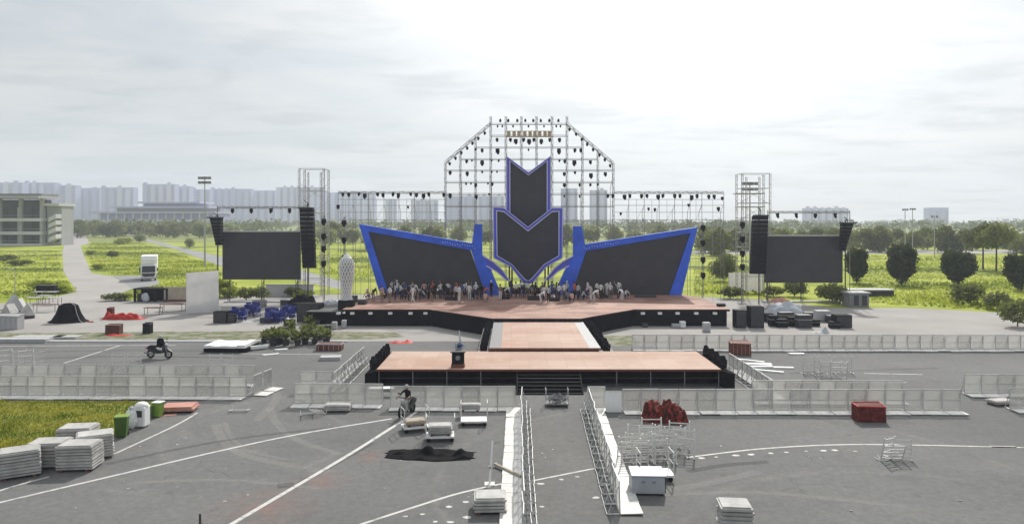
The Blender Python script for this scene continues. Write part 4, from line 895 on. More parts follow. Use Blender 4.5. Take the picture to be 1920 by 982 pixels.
row((9.6, 59.8), (41.6, 59.6), 'in the back row before the right plaza', 'right back row')
row((27.3, 41.0), (29.3, 41.0), 'in the near row at the right picture edge', 'far right barriers')
row((27.0, 44.6), (31.0, 44.5), 'in the far row at the right picture edge', 'far right barriers')
# loose white plate leaning in the gap right of the aisle
t = thing('cover_plate', 'pale square plate leaning in the gap right of the aisle', 'plate', (5.52, 40.55, 0.013)); m = MB(); M = Matrix.Rotation(R(-12), 4, 'X'); m.box(-.44, .44, -.02, .02, .0, 1.12, M=M); m.build('sheet', 'white', t); m = MB(); m.box(-.46, .46, -.032, -.021, 1.06, 1.13, M=M); m.build('top_fold', 'plate', t)

# ================================================================ LOOSE GEAR
def stack(n, w, d, hh, m='dirty_white', jit=.03, name='panel'):
    def make():
        o = thing('panel_stack', 'stack', 'panel stack'); z = .1
        for x in (-w * .35, w * .35): MB().box(x - .06, x + .06, -d / 2, d / 2, 0, .099).build('skid', 'brown', o)
        for k in range(n):
            a, b = rnd.uniform(-jit, jit), rnd.uniform(-jit, jit); q = MB(); q.box(-w / 2 + a, w / 2 + a, -d / 2 + b, d / 2 + b, z, z + hh * .62); q.box(-w / 2 + a + .06, w / 2 + a - .06, -d / 2 + b + .07, d / 2 + b - .07, z + hh * .62, z + hh * .98)
            q.build(name, m, o); z += hh
        return o
    return make
def at(x, y, z=0.013): p = G(x, y); p.z = z; return p
for i, (x, y, rz, lab) in enumerate(((130, 889, .10, 'nearest of the white panel stacks beside the grass patch'), (72, 884, .12, 'white panel stack just left of the nearest stack by the grass'), (160, 866, .5, 'white panel stack turned towards the road, right of the nearest stack'), (14, 903, .55, 'white panel stack cut by the left picture edge'), (128, 852, .12, 'white panel stack at the back of the group on the grass edge'))):
    p = at(x, y); p.y += .75; place('st%d' % (i % 3), stack((8, 7, 8)[i % 3], 1.45, 1.1, (.125, .14, .12)[i % 3], jit=.035), p, rz, lab, 'white panel stacks by the grass')
place('stA', stack(4, 1.15, 1.0, .12), at(917, 968) + Vector((0, .6, 0)), .05, 'low white panel stack left of the aisle plates at the bottom')
place('stB', stack(6, 1.05, 1.0, .135), at(1388, 1006) + Vector((0, .6, 0)), -.1, 'white panel stack at the bottom edge right of the aisle')
def flat_stack():
    o = thing('board_stack', 'stack', 'board stack')
    for k in range(6):
        MB().box(-2.6, 2.2, -1.2 + k * .45, -.82 + k * .45, .05, .28).build('bearer', 'black', o)
    for k in range(5):
        q = MB(); q.box(-2.5 + k * .9, -1.65 + k * .9, -1.3, 1.5, .29 + rnd.uniform(0, .02), .42 + rnd.uniform(0, .1)); q.build('board', 'white', o)
    q = MB(); M = Matrix.Translation((2.3, -.3, .2)) @ Matrix.Rotation(.5, 4, 'Z'); q.box(-.2, 1.6, -.12, .12, -.1, .1, M=M); q.build('loose_board', 'white', o); return o
o = flat_stack(); o.location = at(428, 660) + Vector((0, 1.0, 0)); o.scale = (.72, 1.0, 1.15); tag(o, 'bright white boards stacked flat on black bearers beside the verge')
# white loose boards on the road
def plank(x, y, L, w, rz, lab, m='white', h=.05, name='board', cat='board'):
    o = thing(name, lab, cat, at(x, y), rz); q = MB(); q.box(-L / 2, L / 2, -w / 2, w / 2, .0, h); q.build('plank', m, o, bevel=.008); q = MB(); q.box(-L / 2 + .02, -L / 2 + .1, -w / 2 - .01, w / 2 + .01, h + .001, h + .015); q.build('end_batten', 'light_grey', o); return o
plank(507, 665, 1.3, .35, .55, 'short white board lying on the road, nearest the board stack'); plank(527, 657, 1.0, .35, .45, 'short white board with dark side, further of the two on the road', h=.12)
for i, (x, y, L, w, rz) in enumerate(((1420, 683, 2.0, .5, -.1), (1452, 690, 2.6, .35, -.12), (1438, 697, 2.2, .25, -.5), (1405, 678, 2.2, .22, -.6), (1428, 690, 1.6, .4, .1))):
    plank(x, y, L, w, rz, 'white plank in the heap right of the front stage, %s' % ('back one|longest one|diagonal one nearest the camera|slanting one nearest the barrier|middle one'.split('|')[i]), h=.07 + .02 * i)
plank(952, 886, 1.9, .11, -.95, 'grey wooden plank lying across the left aisle plates', 'tan', .09).location.z = .07
plank(620, 674, 1.5, .9, 0.1, 'pale flat board beside the left stage barrier row', 'light_grey', .25)
plank(1493, 665, 1.2, .4, .0, 'small pale board on the right road near the back barriers', h=.12)
plank(715, 742, 1.5, .55, .1, 'white board sticking out of the short left barrier row', h=.06).location.z = .45
for i, (x, y, L) in enumerate(((42, 641, 4.6), (75, 634, 4.2), (125, 634, 2.2))): plank(x, y, L, 1.1, 0.01, 'grey flat deck panel on the kerb at the left, %s' % ('front one|back one|rightmost one'.split('|')[i]), 'light_grey', .32 if i == 0 else .2)
# tubular steel frames
def sframe(w, h, rails=3, feet=True):
    def make():
        o = thing('steel_frame', 'frame', 'steel frame')
        for x in (-w / 2, w / 2): MB().tube((x, 0, 0), (x, 0, h), .034, 6).build('post', 'plate', o)
        for k in range(rails): z = h * (.12 + .8 * k / max(1, rails - 1)); MB().tube((-w / 2, 0, z), (w / 2, 0, z), .028, 5).build('rail', 'plate', o)
        if feet:
            for x in (-w / 2, w / 2): MB().tube((x, -.3, .025), (x, .3, .025), .026, 5).build('foot', 'plate', o)
        return o
    return make
i = 0
for x, y, rz, tl in ((1190, 872, .1, 4), (1205, 868, .05, -3), (1225, 866, .0, 5), (1248, 868, -.08, -2), (1196, 852, .08, 6), (1218, 850, .02, -4), (1240, 850, -.05, 3), (1266, 854, -.1, -5), (1200, 836, .1, 3), (1222, 833, 0, -3), (1252, 838, -.12, 5), (1274, 840, -.2, 2), (1180, 858, .3, 8), (1282, 858, -.3, -6)):
    i += 1; place('sf%d' % (i % 2), sframe(1.15 if i % 2 else .9, 1.05 if i % 2 else 1.25, 5 if i % 2 else 4), at(x, y), rz, 'white tubular frame, %s from the left in the frame heap right of the aisle' % nth(sorted(q[0] for q in ((1190,), (1205,), (1225,), (1248,), (1196,), (1218,), (1240,), (1266,), (1200,), (1222,), (1252,), (1274,), (1180,), (1282,))).index(x) + 1), 'frame heap', None, (R(tl), 0, rz))
i = 0
for x, y, rz, tl in ((1522, 700, .2, -4), (1540, 703, 0, 3), (1556, 708, -.15, 10), (1572, 712, -.3, 20), (1580, 700, .1, 2)):
    i += 1; place('sf%d' % (i % 2), None, at(x, y), rz, 'white tubular frame, %s from the left on the right road' % nth(i), 'frames on the right road', (1.1, 1.1, 1.1), (R(tl), 0, rz))
i = 0
for x, y, rz, tl in ((12, 690, .9, -18), (32, 690, 1.0, 16), (50, 692, .8, -12), (70, 692, 1.1, 14)):
    i += 1; place('sf0', None, at(x, y), rz, 'white tubular frame, %s from the left leaning behind the grass barriers' % nth(i), 'leaning frames at the left', (1.0, 1.0, 1.1), (R(tl), 0, rz))
i = 0
for x, y in ((222, 706), (252, 706), (405, 706), (425, 706)):
    i += 1; place('sf1', None, at(x, y), rnd.uniform(-.2, .2), 'white tubular frame, %s from the left poking up behind the second grass row' % nth(i), 'frames behind second row', (.7, 1, 1.45), None)
place('sf0', None, at(1660, 862), .1, 'left tubular frame of the folding stand on the right road', 'stand on the right road', (.75, 1, .85), (R(12), 0, .5)); place('sf1', None, at(1688, 861), -.1, 'right tubular frame of the folding stand on the right road', 'stand on the right road', (.75, 1, .85), (R(-10), 0, -.4)); place('sf1', None, at(1671, 863), 0, 'middle tubular frame of the folding stand on the right road', 'stand on the right road', (.8, 1, .8), (R(25), 0, 0))
place('sf0', None, at(580, 752), .1, 'white tubular frame leaning on the short left row, left one', 'frames at the short row', (.8, 1, .9), (R(-10), 0, .2)); place('sf1', None, at(605, 752), .1, 'white tubular frame leaning on the short left row, right one', 'frames at the short row', (.8, 1, .9), (R(-12), 0, -.2))
place('sf0', None, at(575, 778), .5, 'small tubular frame lying on the road below the short left row, left', 'frames on the road', (.7, 1, .7), (R(70), 0, .5)); place('sf1', None, at(600, 776), .5, 'small tubular frame lying on the road below the short left row, right', 'frames on the road', (.6, 1, .6), (R(55), 0, -.3))
place('sf1', None, at(452, 768), .5, 'small tubular frame lying beside the pink boards', 'frames on the road', (.8, 1, .7), (R(80), 0, .1))
place('stC', stack(3, 1.4, .9, .1), at(632, 772) + Vector((0, .3, 0)), .05, 'low pale panel stack before the short left barrier row')
place('stD', stack(2, 1.3, .8, .09), at(1876, 758), .2, 'low pale panel stack at the far right road')
# platform trolleys
def trolley():
    o = thing('platform_trolley', 'trolley', 'trolley'); MB().box(-.75, .75, -.5, .5, .2, .28).build('platform', 'white', o)
    for x in (-.6, .6):
        for y in (-.4, .4): MB().tube((x, y - .03, .1), (x, y + .03, .1), .1, 10).build('wheel', 'rubber', o)
    for x in (-.73, .73):
        h = MB(); h.chain([(x, -.45, .28), (x, -.45, 1.15), (x, .45, 1.15), (x, .45, .28)], .025, 6); h.tube((x, -.45, .7), (x, .45, .7), .018, 5); h.build('handle', 'plate', o)
    return o
for x, y, rz, lab in ((824, 830, .08, 'white platform trolley carrying panels before the black tarp'), (776, 812, .35, 'platform trolley with tan slats left of the loaded trolley'), (888, 800, .03, 'platform trolley against the front left barriers'), (1232, 905, .05, 'platform trolley under the silver cabinet')):
    p = at(x, y); p.y += .45; place('trolley', trolley, p, rz, lab, 'platform trolleys', (.92, .9, 1) if x != 776 else (.85, .9, 1))
place('stE', stack(4, 1.1, .8, .09), at(824, 830, .30) + Vector((0, .45, 0)), .08, 'white panels piled on the trolley before the black tarp')
place('stF', stack(3, 1.0, .7, .06, 'tan'), at(776, 812, .30) + Vector((0, .45, 0)), .35, 'tan slats piled on the left trolley')
place('stG', stack(3, 1.1, .5, .1), at(880, 789, .30) + Vector((0, .9, 0)), .03, 'white panels on the trolley against the barriers')
# silver cabinet
t = thing('silver_cabinet', 'pale silver cabinet with dark side right of the aisle', 'cabinet', at(1218, 932) + Vector((0, .65, 0)), -.04)
MB().box(-.62, .62, -.55, .55, .08, .72).build('body', 'silver', t, bevel=.02); MB().box(.622, .66, -.5, .5, .1, .70).build('side_panel', 'charcoal', t); MB().box(-.64, .66, -.57, .57, .721, .77).build('lid', 'silver', t, bevel=.01)
for x in (-.5, .5):
    for y in (-.5, .5): MB().box(x - .05, x + .05, y - .05, y + .05, 0, .079).build('foot', 'rubber', t)
for x in (-.2, .2): MB().box(x - .06, x + .06, -.58, -.552, .5, .56).build('latch', 'grey', t)
_first['trolley'] and None
# pole
t = thing('white_pole', 'thin white pole standing left of the aisle plates', 'pole', at(918, 908)); m = MB(); m.tube((0, 0, 0), (.1, .6, 1.55), .04, 6); m.build('tube', 'white', t); m = MB(); m.box(-.2, .2, -.2, .2, 0, .04); m.build('foot_plate', 'plate', t); m = MB(); m.box(-.06, .06, .16, .26, .55, .65); m.build('clamp', 'light_grey', t)
t = thing('short_post', 'short dark post on the asphalt at the bottom left', 'post', at(375, 984)); MB().tube((0, 0, 0), (0, 0, .38), .04, 6).build('tube', 'charcoal', t); MB().tube((0, 0, 0), (0, 0, .03), .1, 8).build('foot', 'charcoal', t)
# black tarp heap
def heap(name, lab, cat, loc, w, d, h, m, seed, rz=0, lumps=3, nx=26, ny=14, child='fold', thin=.03, L0=None):
    o = thing(name, lab, cat, loc, rz); q = MB(); L = [(rnd.uniform(-.8, .8), rnd.uniform(-.3, .3), rnd.uniform(.15, .4), rnd.uniform(.5, 1)) for _ in range(lumps)]; L = L0 or L; vv = []; fs = []
    for j in range(ny):
        for i_ in range(nx):
            u, v = -1 + 2 * i_ / (nx - 1), -1 + 2 * j / (ny - 1); e = 1 + .35 * mnoise.noise(Vector((u * 2, v * 2, seed))); x = u * w / 2 * (1 + .15 * mnoise.noise(Vector((v * 2.5, seed, u)))); y = v * d / 2 * (.55 + .45 * math.cos(u * 1.3)) * e
            z = sum(hh * h * math.exp(-((u - a) ** 2 / s_ ** 2 + (v - b) ** 2 / (s_ * 2.2) ** 2)) for a, b, s_, hh in L); edge = min(1, 4 * (1 - max(abs(u), abs(v)))); z = max(.0, z + h * .35 * mnoise.noise(Vector((u * 3.5, v * 2.5, seed + 5)))) * edge + thin * (edge > 0) * (1 + .5 * mnoise.noise(Vector((u * 8, v * 8, seed))))
            vv.append((x, y, max(z, .004)))
    for j in range(ny - 1):
        for i_ in range(nx - 1): a = j * nx + i_; fs.append((a, a + 1, a + nx + 1, a + nx))
    q.add(vv, fs); q.build('sheet', m, o, smooth=True); return o
heap('black_tarp', 'crumpled black tarp on the asphalt left of the aisle', 'tarp', at(806, 853), 3.9, 1.7, .36, 'black_cloth', 3, -.08, 4, 44, 22, L0=[(-.05, .15, .16, 1.0), (.72, -.15, .15, .95), (-.55, .0, .25, .2), (.3, -.2, .1, .3)])
t = thing('black_tent', 'black dome tent on the left plaza', 'tent', at(113, 607) + Vector((0, 1.4, 0)), .1)
m = MB(); n = 10; ring_ = [(1.0, 0), (.80, .10), (.60, .45), (.46, .88), (.22, 1.0)]; vv = []
for f, z in ring_:
    for i in range(n): a = 6.283 * i / n; vv.append((math.cos(a) * 2.1 * f * (1.0 if i % 2 else .9), math.sin(a) * 1.4 * f * (1.0 if i % 2 else .9), z * 1.9))
m.add(vv, [(j * n + i, j * n + (i + 1) % n, (j + 1) * n + (i + 1) % n, (j + 1) * n + i) for j in range(4) for i in range(n)] + [tuple(range(4 * n, 5 * n))]); m.build('canopy', 'black_cloth', t)
m = MB(); m.chain([Vector(vv[j * n + 9]) * 1.015 for j in range(5)], .035, 5); m.build('seam_pole', 'light_grey', t); m = MB(); m.prism([(1.9, -.5, .02), (2.7, -.6, .02), (2.5, -.2, .02)], (0, 0, .06)); m.build('red_flap', 'red', t)
# bins and bags by the grass patch
def bin_(body, lid, lab, x, y, rz, sc_=.95):
    t = thing('wheelie_bin', lab, 'bin', at(x, y) + Vector((0, .3, 0)), rz, 'bins by the grass patch'); t.scale = (sc_, sc_, sc_); m = MB(); m.add([(-.24, -.26, .06), (.24, -.26, .06), (.24, .26, .06), (-.24, .26, .06), (-.3, -.33, 1.0), (.3, -.33, 1.0), (.3, .33, 1.0), (-.3, .33, 1.0)], [(0, 1, 2, 3), (4, 5, 6, 7), (0, 1, 5, 4), (1, 2, 6, 5), (2, 3, 7, 6), (3, 0, 4, 7)]); m.build('tub', body, t)
    m = MB(); m.box(-.33, .33, -.37, .36, 1.001, 1.07, M=Matrix.Rotation(R(-2), 4, 'X')); m.build('lid', lid, t, bevel=.02); MB().tube((-.3, .4, .98), (.3, .4, .98), .025, 6).build('handle', 'charcoal', t)
    for x_ in (-.25, .25): MB().tube((x_ - .03, .3, .1), (x_ + .03, .3, .1), .1, 10).build('wheel', 'rubber', t)
bin_('bin_green', 'bin_lime', 'dark green wheelie bin at the corner of the grass patch', 222, 822, .3); bin_('bin_green', 'bin_lime', 'green wheelie bin behind the white containers', 276, 786, .2, .62)
bin_('bin_lime', 'white', 'lime and white bin next to the pink boards', 291, 784, -.1, .75)
t = thing('white_bin', 'white plastic container with square opening by the green bins', 'bin', at(260, 803) + Vector((0, .3, 0)), -.05); m = MB(); m.box(-.3, .3, -.3, .3, .05, 1.05); m.build('tub', 'white', t, bevel=.05); MB().box(-.18, .18, -.312, -.301, .55, .88).build('opening', 'charcoal', t); m = MB(); m.ball((0, 0, 1.06), (.34, .34, .2), 10, 6); m.build('domed_lid', 'white', t, smooth=True)
t = thing('white_bag', 'pale plastic bag stuffed between the green bin and white container', 'bag', at(238, 808) + Vector((0, .4, 0))); m = MB(); m.ball((0, 0, .5), (.3, .3, .5), 10, 7, jit=.12); m.build('sack', 'white', t); m = MB(); m.ball((.02, 0, 1.02), (.12, .12, .12), 8, 5, jit=.2); m.build('knot', 'cloth_pale', t)
t = thing('pink_boards', 'stack of pink boards at the end of the grass patch', 'board stack', at(330, 775) + Vector((0, .5, 0)), .12)
for k in range(4): MB().box(-.85 + rnd.uniform(-.06, .06), .8 + rnd.uniform(-.06, .06), -.55, .6 + rnd.uniform(-.1, .1), .12 + .06 * k, .17 + .06 * k).build('board', 'salmon', t)
for x in (-.6, .6): MB().box(x - .05, x + .05, -.5, .5, 0, .119).build('bearer', 'black', t)
plank(312, 779, 1.0, .35, .3, 'thin reddish board on the ground before the pink stack', 'salmon', .03)
# red covered crates
def red_crate(w, d, h, lab, x, y, rz=0, name='red_crate', body='dark_red', top='red', grp=None):
    t = thing(name, lab, 'crate', at(x, y) + Vector((0, d / 2, 0)), rz, grp); m = MB(); nx = 7; pts = []
    m.add([(-w / 2, -d / 2, .02), (w / 2, -d / 2, .02), (w / 2, d / 2, .02), (-w / 2, d / 2, .02), (-w / 2 * .96, -d / 2 * .9, h), (w / 2 * .96, -d / 2 * .9, h * .94), (w / 2, d / 2, h * 1.08), (-w / 2, d / 2, h * 1.05)], [(0, 1, 2, 3), (4, 5, 6, 7), (0, 1, 5, 4), (1, 2, 6, 5), (2, 3, 7, 6), (3, 0, 4, 7)]); m.build('body', body, t)
    m = MB(); m.tube((-w / 2 * .96, -d / 2 * .92, h + .01), (w / 2 * .96, -d / 2 * .92, h * .94 + .01), .03, 5); m.tube((-w / 2, d / 2, h * 1.06), (w / 2, d / 2, h * 1.09), .035, 5); m.tube((w / 2, -d / 2, h * .95), (w / 2, d / 2, h * 1.08), .03, 5); m.tube((-w / 2, -d / 2, h), (-w / 2, d / 2, h * 1.05), .03, 5); m.build('rim', top, t)
    for k in range(5 if top != 'red' else 0): xx = -w / 2 + w * (k + .5) / 5; mm = MB(); mm.box(xx - .015, xx + .015, -d / 2 - .012, -d / 2 + .03, .03, h * .9); mm.build('rib', top, t)
    return t
heap('red_mesh_heap', 'red mesh heaped before the long right barriers, left of the pair', 'mesh heap', at(1229, 787), 1.5, 1.3, .8, 'red_mesh', 61, -.1, 2, 34, 22, L0=[(-.5, .3, .6, 1.0), (.4, .2, .7, .8)])
heap('red_mesh_heap', 'red mesh heaped before the long right barriers, right of the pair', 'mesh heap', at(1262, 790), 1.5, 1.2, .8, 'red_mesh', 67, .15, 2, 34, 22, L0=[(.3, .3, .9, .9), (-.5, .3, .5, .8)])
red_crate(1.45, .8, .8, 'single dark red crate before the far right barriers', 1636, 792, 0)
red_crate(1.5, 1.0, .9, 'brown box with salmon lid right of the front stage', 1391, 666, -.06, 'brown_box', 'brown', 'salmon')
red_crate(2.0, .9, .5, 'low dark brown crate with pale top by the plants', 616, 658, 0, 'brown_box', 'brown', 'light_grey')
red_crate(1.3, .7, .8, 'dark box on red sheet at the verge of the left plaza', 210, 627, 0, 'brown_box', 'brown', 'charcoal')
red_crate(.7, .6, .9, 'small black box standing alone at the left plaza edge', 274, 626, 0, 'black_box', 'black', 'charcoal')
red_crate(2.3, 1.0, 1.3, 'grey box at the left picture edge of the plaza', 10, 618, 0, 'grey_box', 'concrete', 'light_grey')
heap('red_sheet', 'red sheet spilled beside the dark box on the left verge', 'sheet', at(222, 629), 2.4, .9, .1, 'red', 8, 0, 2, 14, 8)
heap('red_sheet', 'small red sheet on the verge left of the front stage', 'sheet', at(752, 642), 2.0, 1.2, .22, 'red', 11, 0, 2, 14, 8)
heap('red_cloth', 'bright red cloth heaped in a long strip on the left plaza', 'cloth', at(232, 598), 4.3, 1.5, .85, 'red', 51, -.03, 3, 40, 14, L0=[(-.85, 0, .12, .9), (-.35, 0, .7, .55), (.5, 0, .5, .4)])
red_crate(.6, .5, .9, 'small dark red box standing behind the red cloth', 205, 594, 0, 'small_box', 'dark_red', 'brown')
def table(x, y, w, d, h, top, lab, rz=0):
    t = thing('folding_table', lab, 'table', at(x, y) + Vector((0, d / 2, 0)), rz, 'tables on the left plaza'); MB().box(-w / 2, w / 2, -d / 2, d / 2, h, h + .05).build('tabletop', top, t)
    for a in (-1, 1):
        for b in (-1, 1): MB().tube((a * (w / 2 - .08), b * (d / 2 - .08), 0), (a * (w / 2 - .08), b * (d / 2 - .08), h), .03, 5).build('leg', 'charcoal', t)
table(284, 590, 1.8, .9, .7, 'brown', 'brown table right of the red bench'); table(320, 584, 2.6, 1.1, .75, 'brown', 'long brown table near the white panel'); table(82, 585, 2.6, .8, .8, 'brown', 'brown table behind the black tent')
for i, (x, y) in enumerate(((60, 572), (80, 568), (96, 572), (70, 560), (92, 560))): table(x, y, 1.7, .9, .85, 'light_grey', 'grey table, %s in the cluster on the left plaza' % 'front left|middle|front right|back left|back right'.split('|')[i])
for i, (x, y) in enumerate(((8, 600), (28, 588), (42, 598), (18, 580))):
    t = thing('folded_canopy', 'grey peaked folded canopy at the left plaza edge, %s' % 'leftmost|second from the left|rightmost|hindmost'.split('|')[i], 'canopy', at(x, y) + Vector((0, .7, 0)), .3 * i); m = MB(); m.prism([(-.8, -.6, .3), (.8, -.6, .3), (.1, -.6, 1.6)], (0, 1.3, 0)); m.build('cover', 'light_grey' if i % 2 else 'dirty_white', t); m = MB(); m.box(-.7, .7, -.55, .6, 0, .299); m.build('crate', 'charcoal', t)
t = thing('black_crate', 'black equipment case on the grass behind the grey tables', 'case', at(88, 553), .05); MB().box(-1.2, 1.2, -.5, .5, .5, 1.3).build('body', 'black', t); MB().box(-1.22, 1.22, -.52, .52, 1.301, 1.36).build('lid', 'charcoal', t)
for x in (-1, 1): MB().box(x - .08, x + .08, -.4, .4, 0, .499).build('leg', 'charcoal', t)
# black container, tan wall, white panel
t = thing('black_container', 'black open booth with pale figure cut-out before the tan board', 'booth', at(274, 568) + Vector((0, 1.2, 0))); w = 65 / F * 94
MB().box(-w / 2, w / 2, -.1, 2.2, 1.55, 1.7).build('roof', 'black', t); MB().box(-w / 2, w / 2, 1.9, 2.0, 0, 1.55).build('back_wall', 'black_cloth', t)
for x in (-w / 2 + .15, -.6, .5, w / 2 - .15): MB().box(x - .12, x + .12, -.05, .2, 0, 1.55).build('post', 'black', t)
MB().box(-w / 2 + .3, -.7, .3, 1.2, 0, 1.0).build('counter', 'charcoal', t); MB().ball((-.45, -.5, .6), (.5, .3, .6), 8, 6, jit=.15).build('bag', 'cloth_pale', t)
t = thing('tan_board', 'tan hoarding panel between the black booth and the white panel', 'hoarding', at(331, 566)); MB().box(-1.6, 1.6, 0, .15, .1, 1.9).build('sheet', 'tan', t); MB().box(-1.6, 1.6, -.05, .0, .02, .3).build('skirting', 'brown', t)
for x in (-1.3, 1.3): MB().box(x - .05, x + .05, .16, .9, 0, .9).build('prop', 'tan', t)
Yw = 14700 / (588 - 410); a, b = P(349, 588, Yw), P(408, 584, Yw + .9)
t = thing('white_billboard', 'large blank white upright panel on the left plaza', 'panel', ((a.x + b.x) / 2, Yw, .013)); hh = P(0, 512, Yw).z
m = MB(); q = [(a.x, Yw, .02), (b.x, Yw + .9, .02), (b.x - .05, Yw + .9, hh + .2), (a.x, Yw, hh)]; m.prism(q, (.05, .25, 0)); m.build('board', 'white_board', t, True)
m = MB(); m.box(b.x - .6, b.x + .2, Yw + 1.1, Yw + 1.3, .02, .8); m.build('foot_board', 'white', t, True); m = MB(); m.tube((a.x + 1, Yw + .6, hh * .7), (a.x + 1, Yw + 2.2, .02), .05, 5); m.tube((b.x - 1, Yw + .9, hh * .7), (b.x - 1, Yw + 2.6, .02), .05, 5); m.build('prop', 'galv', t, True)
t = thing('pale_wall', 'low beige wall behind the shrubs under the left side screen', 'wall', at(530, 560) + Vector((0, 3, 0))); MB().box(-3.2, 3.2, 0, .3, 0, 1.5).build('face', 'concrete_pale', t); MB().box(-3.3, 3.3, -.06, .36, 1.501, 1.62).build('coping', 'concrete', t)
# speaker cabinets and cases around the stage
def cabinet(x, y, w, h, d, lab, m='black', rz=0, grille=True, name='speaker_cabinet', cat='speaker'):
    t = thing(name, lab, cat, at(x, y) + Vector((0, d / 2, 0)), rz); MB().box(-w / 2, w / 2, -d / 2, d / 2, .04, h).build('body', m, t, bevel=.02)
    if grille: MB().box(-w / 2 + .06, w / 2 - .06, -d / 2 - .012, -d / 2 - .001, .1, h - .06).build('grille', 'charcoal', t)
    else: MB().box(-w / 2 - .01, w / 2 + .01, -d / 2 - .01, d / 2 + .01, h * .62, h * .66).build('metal_band', 'light_grey', t)
    for sx in (-1, 1): MB().box(sx * (w / 2 - .1) - .05, sx * (w / 2 - .1) + .05, -d / 2 + .05, d / 2 - .05, 0, .039).build('foot', 'rubber', t)
px = lambda n, y: n / F * 14700 / (y - 410)
cabinet(412, 606, px(25, 606), px(22, 606), .9, 'black speaker cabinet right of the white panel'); cabinet(578, 605, px(44, 605), px(35, 605), 1.6, 'large black speaker block at the left end of the stage')
cabinet(1420, 615, px(26, 615), px(40, 615), 1.2, 'tall black speaker cabinet at the right end of the stage'); cabinet(1390, 615, px(20, 615), px(33, 615), 1.2, 'black speaker cabinet touching the right stage end')
cabinet(1510, 615, px(26, 615), px(24, 615), 1.0, 'dark grey case right of the white tarped heap', 'charcoal', 0, False, 'flight_case', 'case'); cabinet(1545, 603, px(26, 603), px(20, 603), 1.0, 'light grey case behind the dark case on the right plaza', 'light_grey', 0, False, 'flight_case', 'case')
cabinet(1583, 615, px(30, 615), px(24, 615), 1.2, 'black round-topped machine at the right end of the equipment row', 'black', 0, True, 'generator', 'machine'); cabinet(1468, 614, px(20, 614), px(15, 614), .9, 'black case under the white tarped heap', 'black', 0, False, 'flight_case', 'case'); cabinet(1452, 612, px(14, 612), px(20, 612), .9, 'narrow black case beside the tall right speaker', 'black', 0, False, 'flight_case', 'case'); cabinet(1487, 612, px(14, 612), px(17, 612), .8, 'black case between the heap and the dark grey case', 'black', 0, False, 'flight_case', 'case')
heap('tarped_heap', 'heap under pale and reddish sheets behind the right stage end', 'heap', at(1470, 590), 4.6, 3.0, 1.3, 'cloth_pale', 21, 0, 4, L0=[(-.3, 0, .6, .7), (.4, .1, .5, .8)]); heap('brown_sheet', 'brown folded sheet on the tarped heap', 'sheet', at(1462, 580, .9), 2.6, 1.6, .5, 'salmon', 25, 0, 2, L0=[(0, 0, .7, .8)]); heap('blue_bag', 'small pale blue bag on the plaza before the dark case', 'bag', at(1540, 624), 1.6, .8, .35, 'cloth_pale', 27, 0, 2, 14, 8)
heap('black_cover', 'black cover thrown over gear behind the left speaker block', 'cover', at(565, 575), 4.0, 2.0, 1.3, 'black_cloth', 31, 0, 3, L0=[(-.2, 0, .6, .9), (.5, 0, .4, .8)])
heap('tan_net', 'pale net bundle lying behind the left speaker block', 'net', at(620, 572), 3.2, 1.6, .7, 'cloth_pale', 33, 0, 3, L0=[(-.3, 0, .5, .6), (.4, .1, .6, .8)])
heap('pallet_heap', 'pale heap of sheets under the left side screen', 'heap', at(520, 590), 4.5, 2.2, .55, 'dirty_white', 35, 0, 3); heap('pallet_heap', 'long pale sheets lying before the blue chairs', 'heap', at(470, 603), 4.0, 1.6, .3, 'dirty_white', 37, 0, 3)
for i, (x, y, w, h) in enumerate(((626, 618, 9, 14), (644, 616, 8, 15), (754, 611, 10, 15))): cabinet(x, y, px(w, y), px(h, y), .5, 'grey case before the black stage skirt, %s from the left' % nth(i + 1), 'light_grey', 0, False, 'flight_case', 'case')
for i, (x, y, w, h) in enumerate(((1210, 614, 9, 8), (1268, 615, 14, 7), (1281, 615, 10, 12), (1326, 622, 13, 17))): cabinet(x, y, px(w, y), px(h, y), .6, 'small case before the right stage skirt, %s from the left' % nth(i + 1), ('charcoal', 'light_grey', 'white', 'light_grey')[i], 0, False, 'flight_case', 'case')
cabinet(507, 640, 1.0, 1.0, .7, 'dark case at the left of the plant cluster', 'charcoal', 0, False, 'flight_case', 'case'); cabinet(606, 634, 1.2, 1.1, .8, 'dark case at the right of the plant cluster', 'charcoal', .2, False, 'flight_case', 'case'); cabinet(541, 618, 1.0, .9, .7, 'black case behind the plant cluster', 'black', .1, False, 'flight_case', 'case')
heap('white_sack', 'white sack on the black case behind the plants', 'sack', at(545, 606, .0), 1.4, .8, .8, 'white', 39, 0, 2, 14, 8)
xc = [(x, y, w, h, m_) for x, y, w, h, m_ in ((556, 585, 20, 16, 'black'), (598, 592, 22, 20, 'black'), (612, 606, 26, 18, 'charcoal'), (590, 612, 20, 12, 'black'), (640, 604, 22, 14, 'black'), (498, 606, 22, 10, 'charcoal'), (432, 606, 14, 16, 'black'), (484, 576, 24, 12, 'grey'), (536, 574, 22, 12, 'light_grey'), (530, 622, 20, 8, 'charcoal'))]
for i, (x, y, w, h, m_) in enumerate(sorted(xc)): cabinet(x, y, px(w, y), px(h, y), .9, 'dark gear case, %s from the left between white panel and stage' % nth(i + 1), m_, rnd.uniform(-.2, .2), i % 2 == 0, 'gear_case', 'case')
xc = ((1442, 604, 16, 16, 'black'), (1476, 600, 26, 14, 'charcoal'), (1530, 612, 16, 12, 'black'), (1560, 606, 14, 14, 'charcoal'), (1568, 616, 18, 12, 'black'), (1520, 598, 18, 12, 'grey'))
for i, (x, y, w, h, m_) in enumerate(sorted(xc)): cabinet(x, y, px(w, y), px(h, y), .9, 'gear case, %s from the left in the jumble behind right speakers' % nth(i + 1), m_, rnd.uniform(-.2, .2), i % 2 == 0, 'gear_case', 'case')
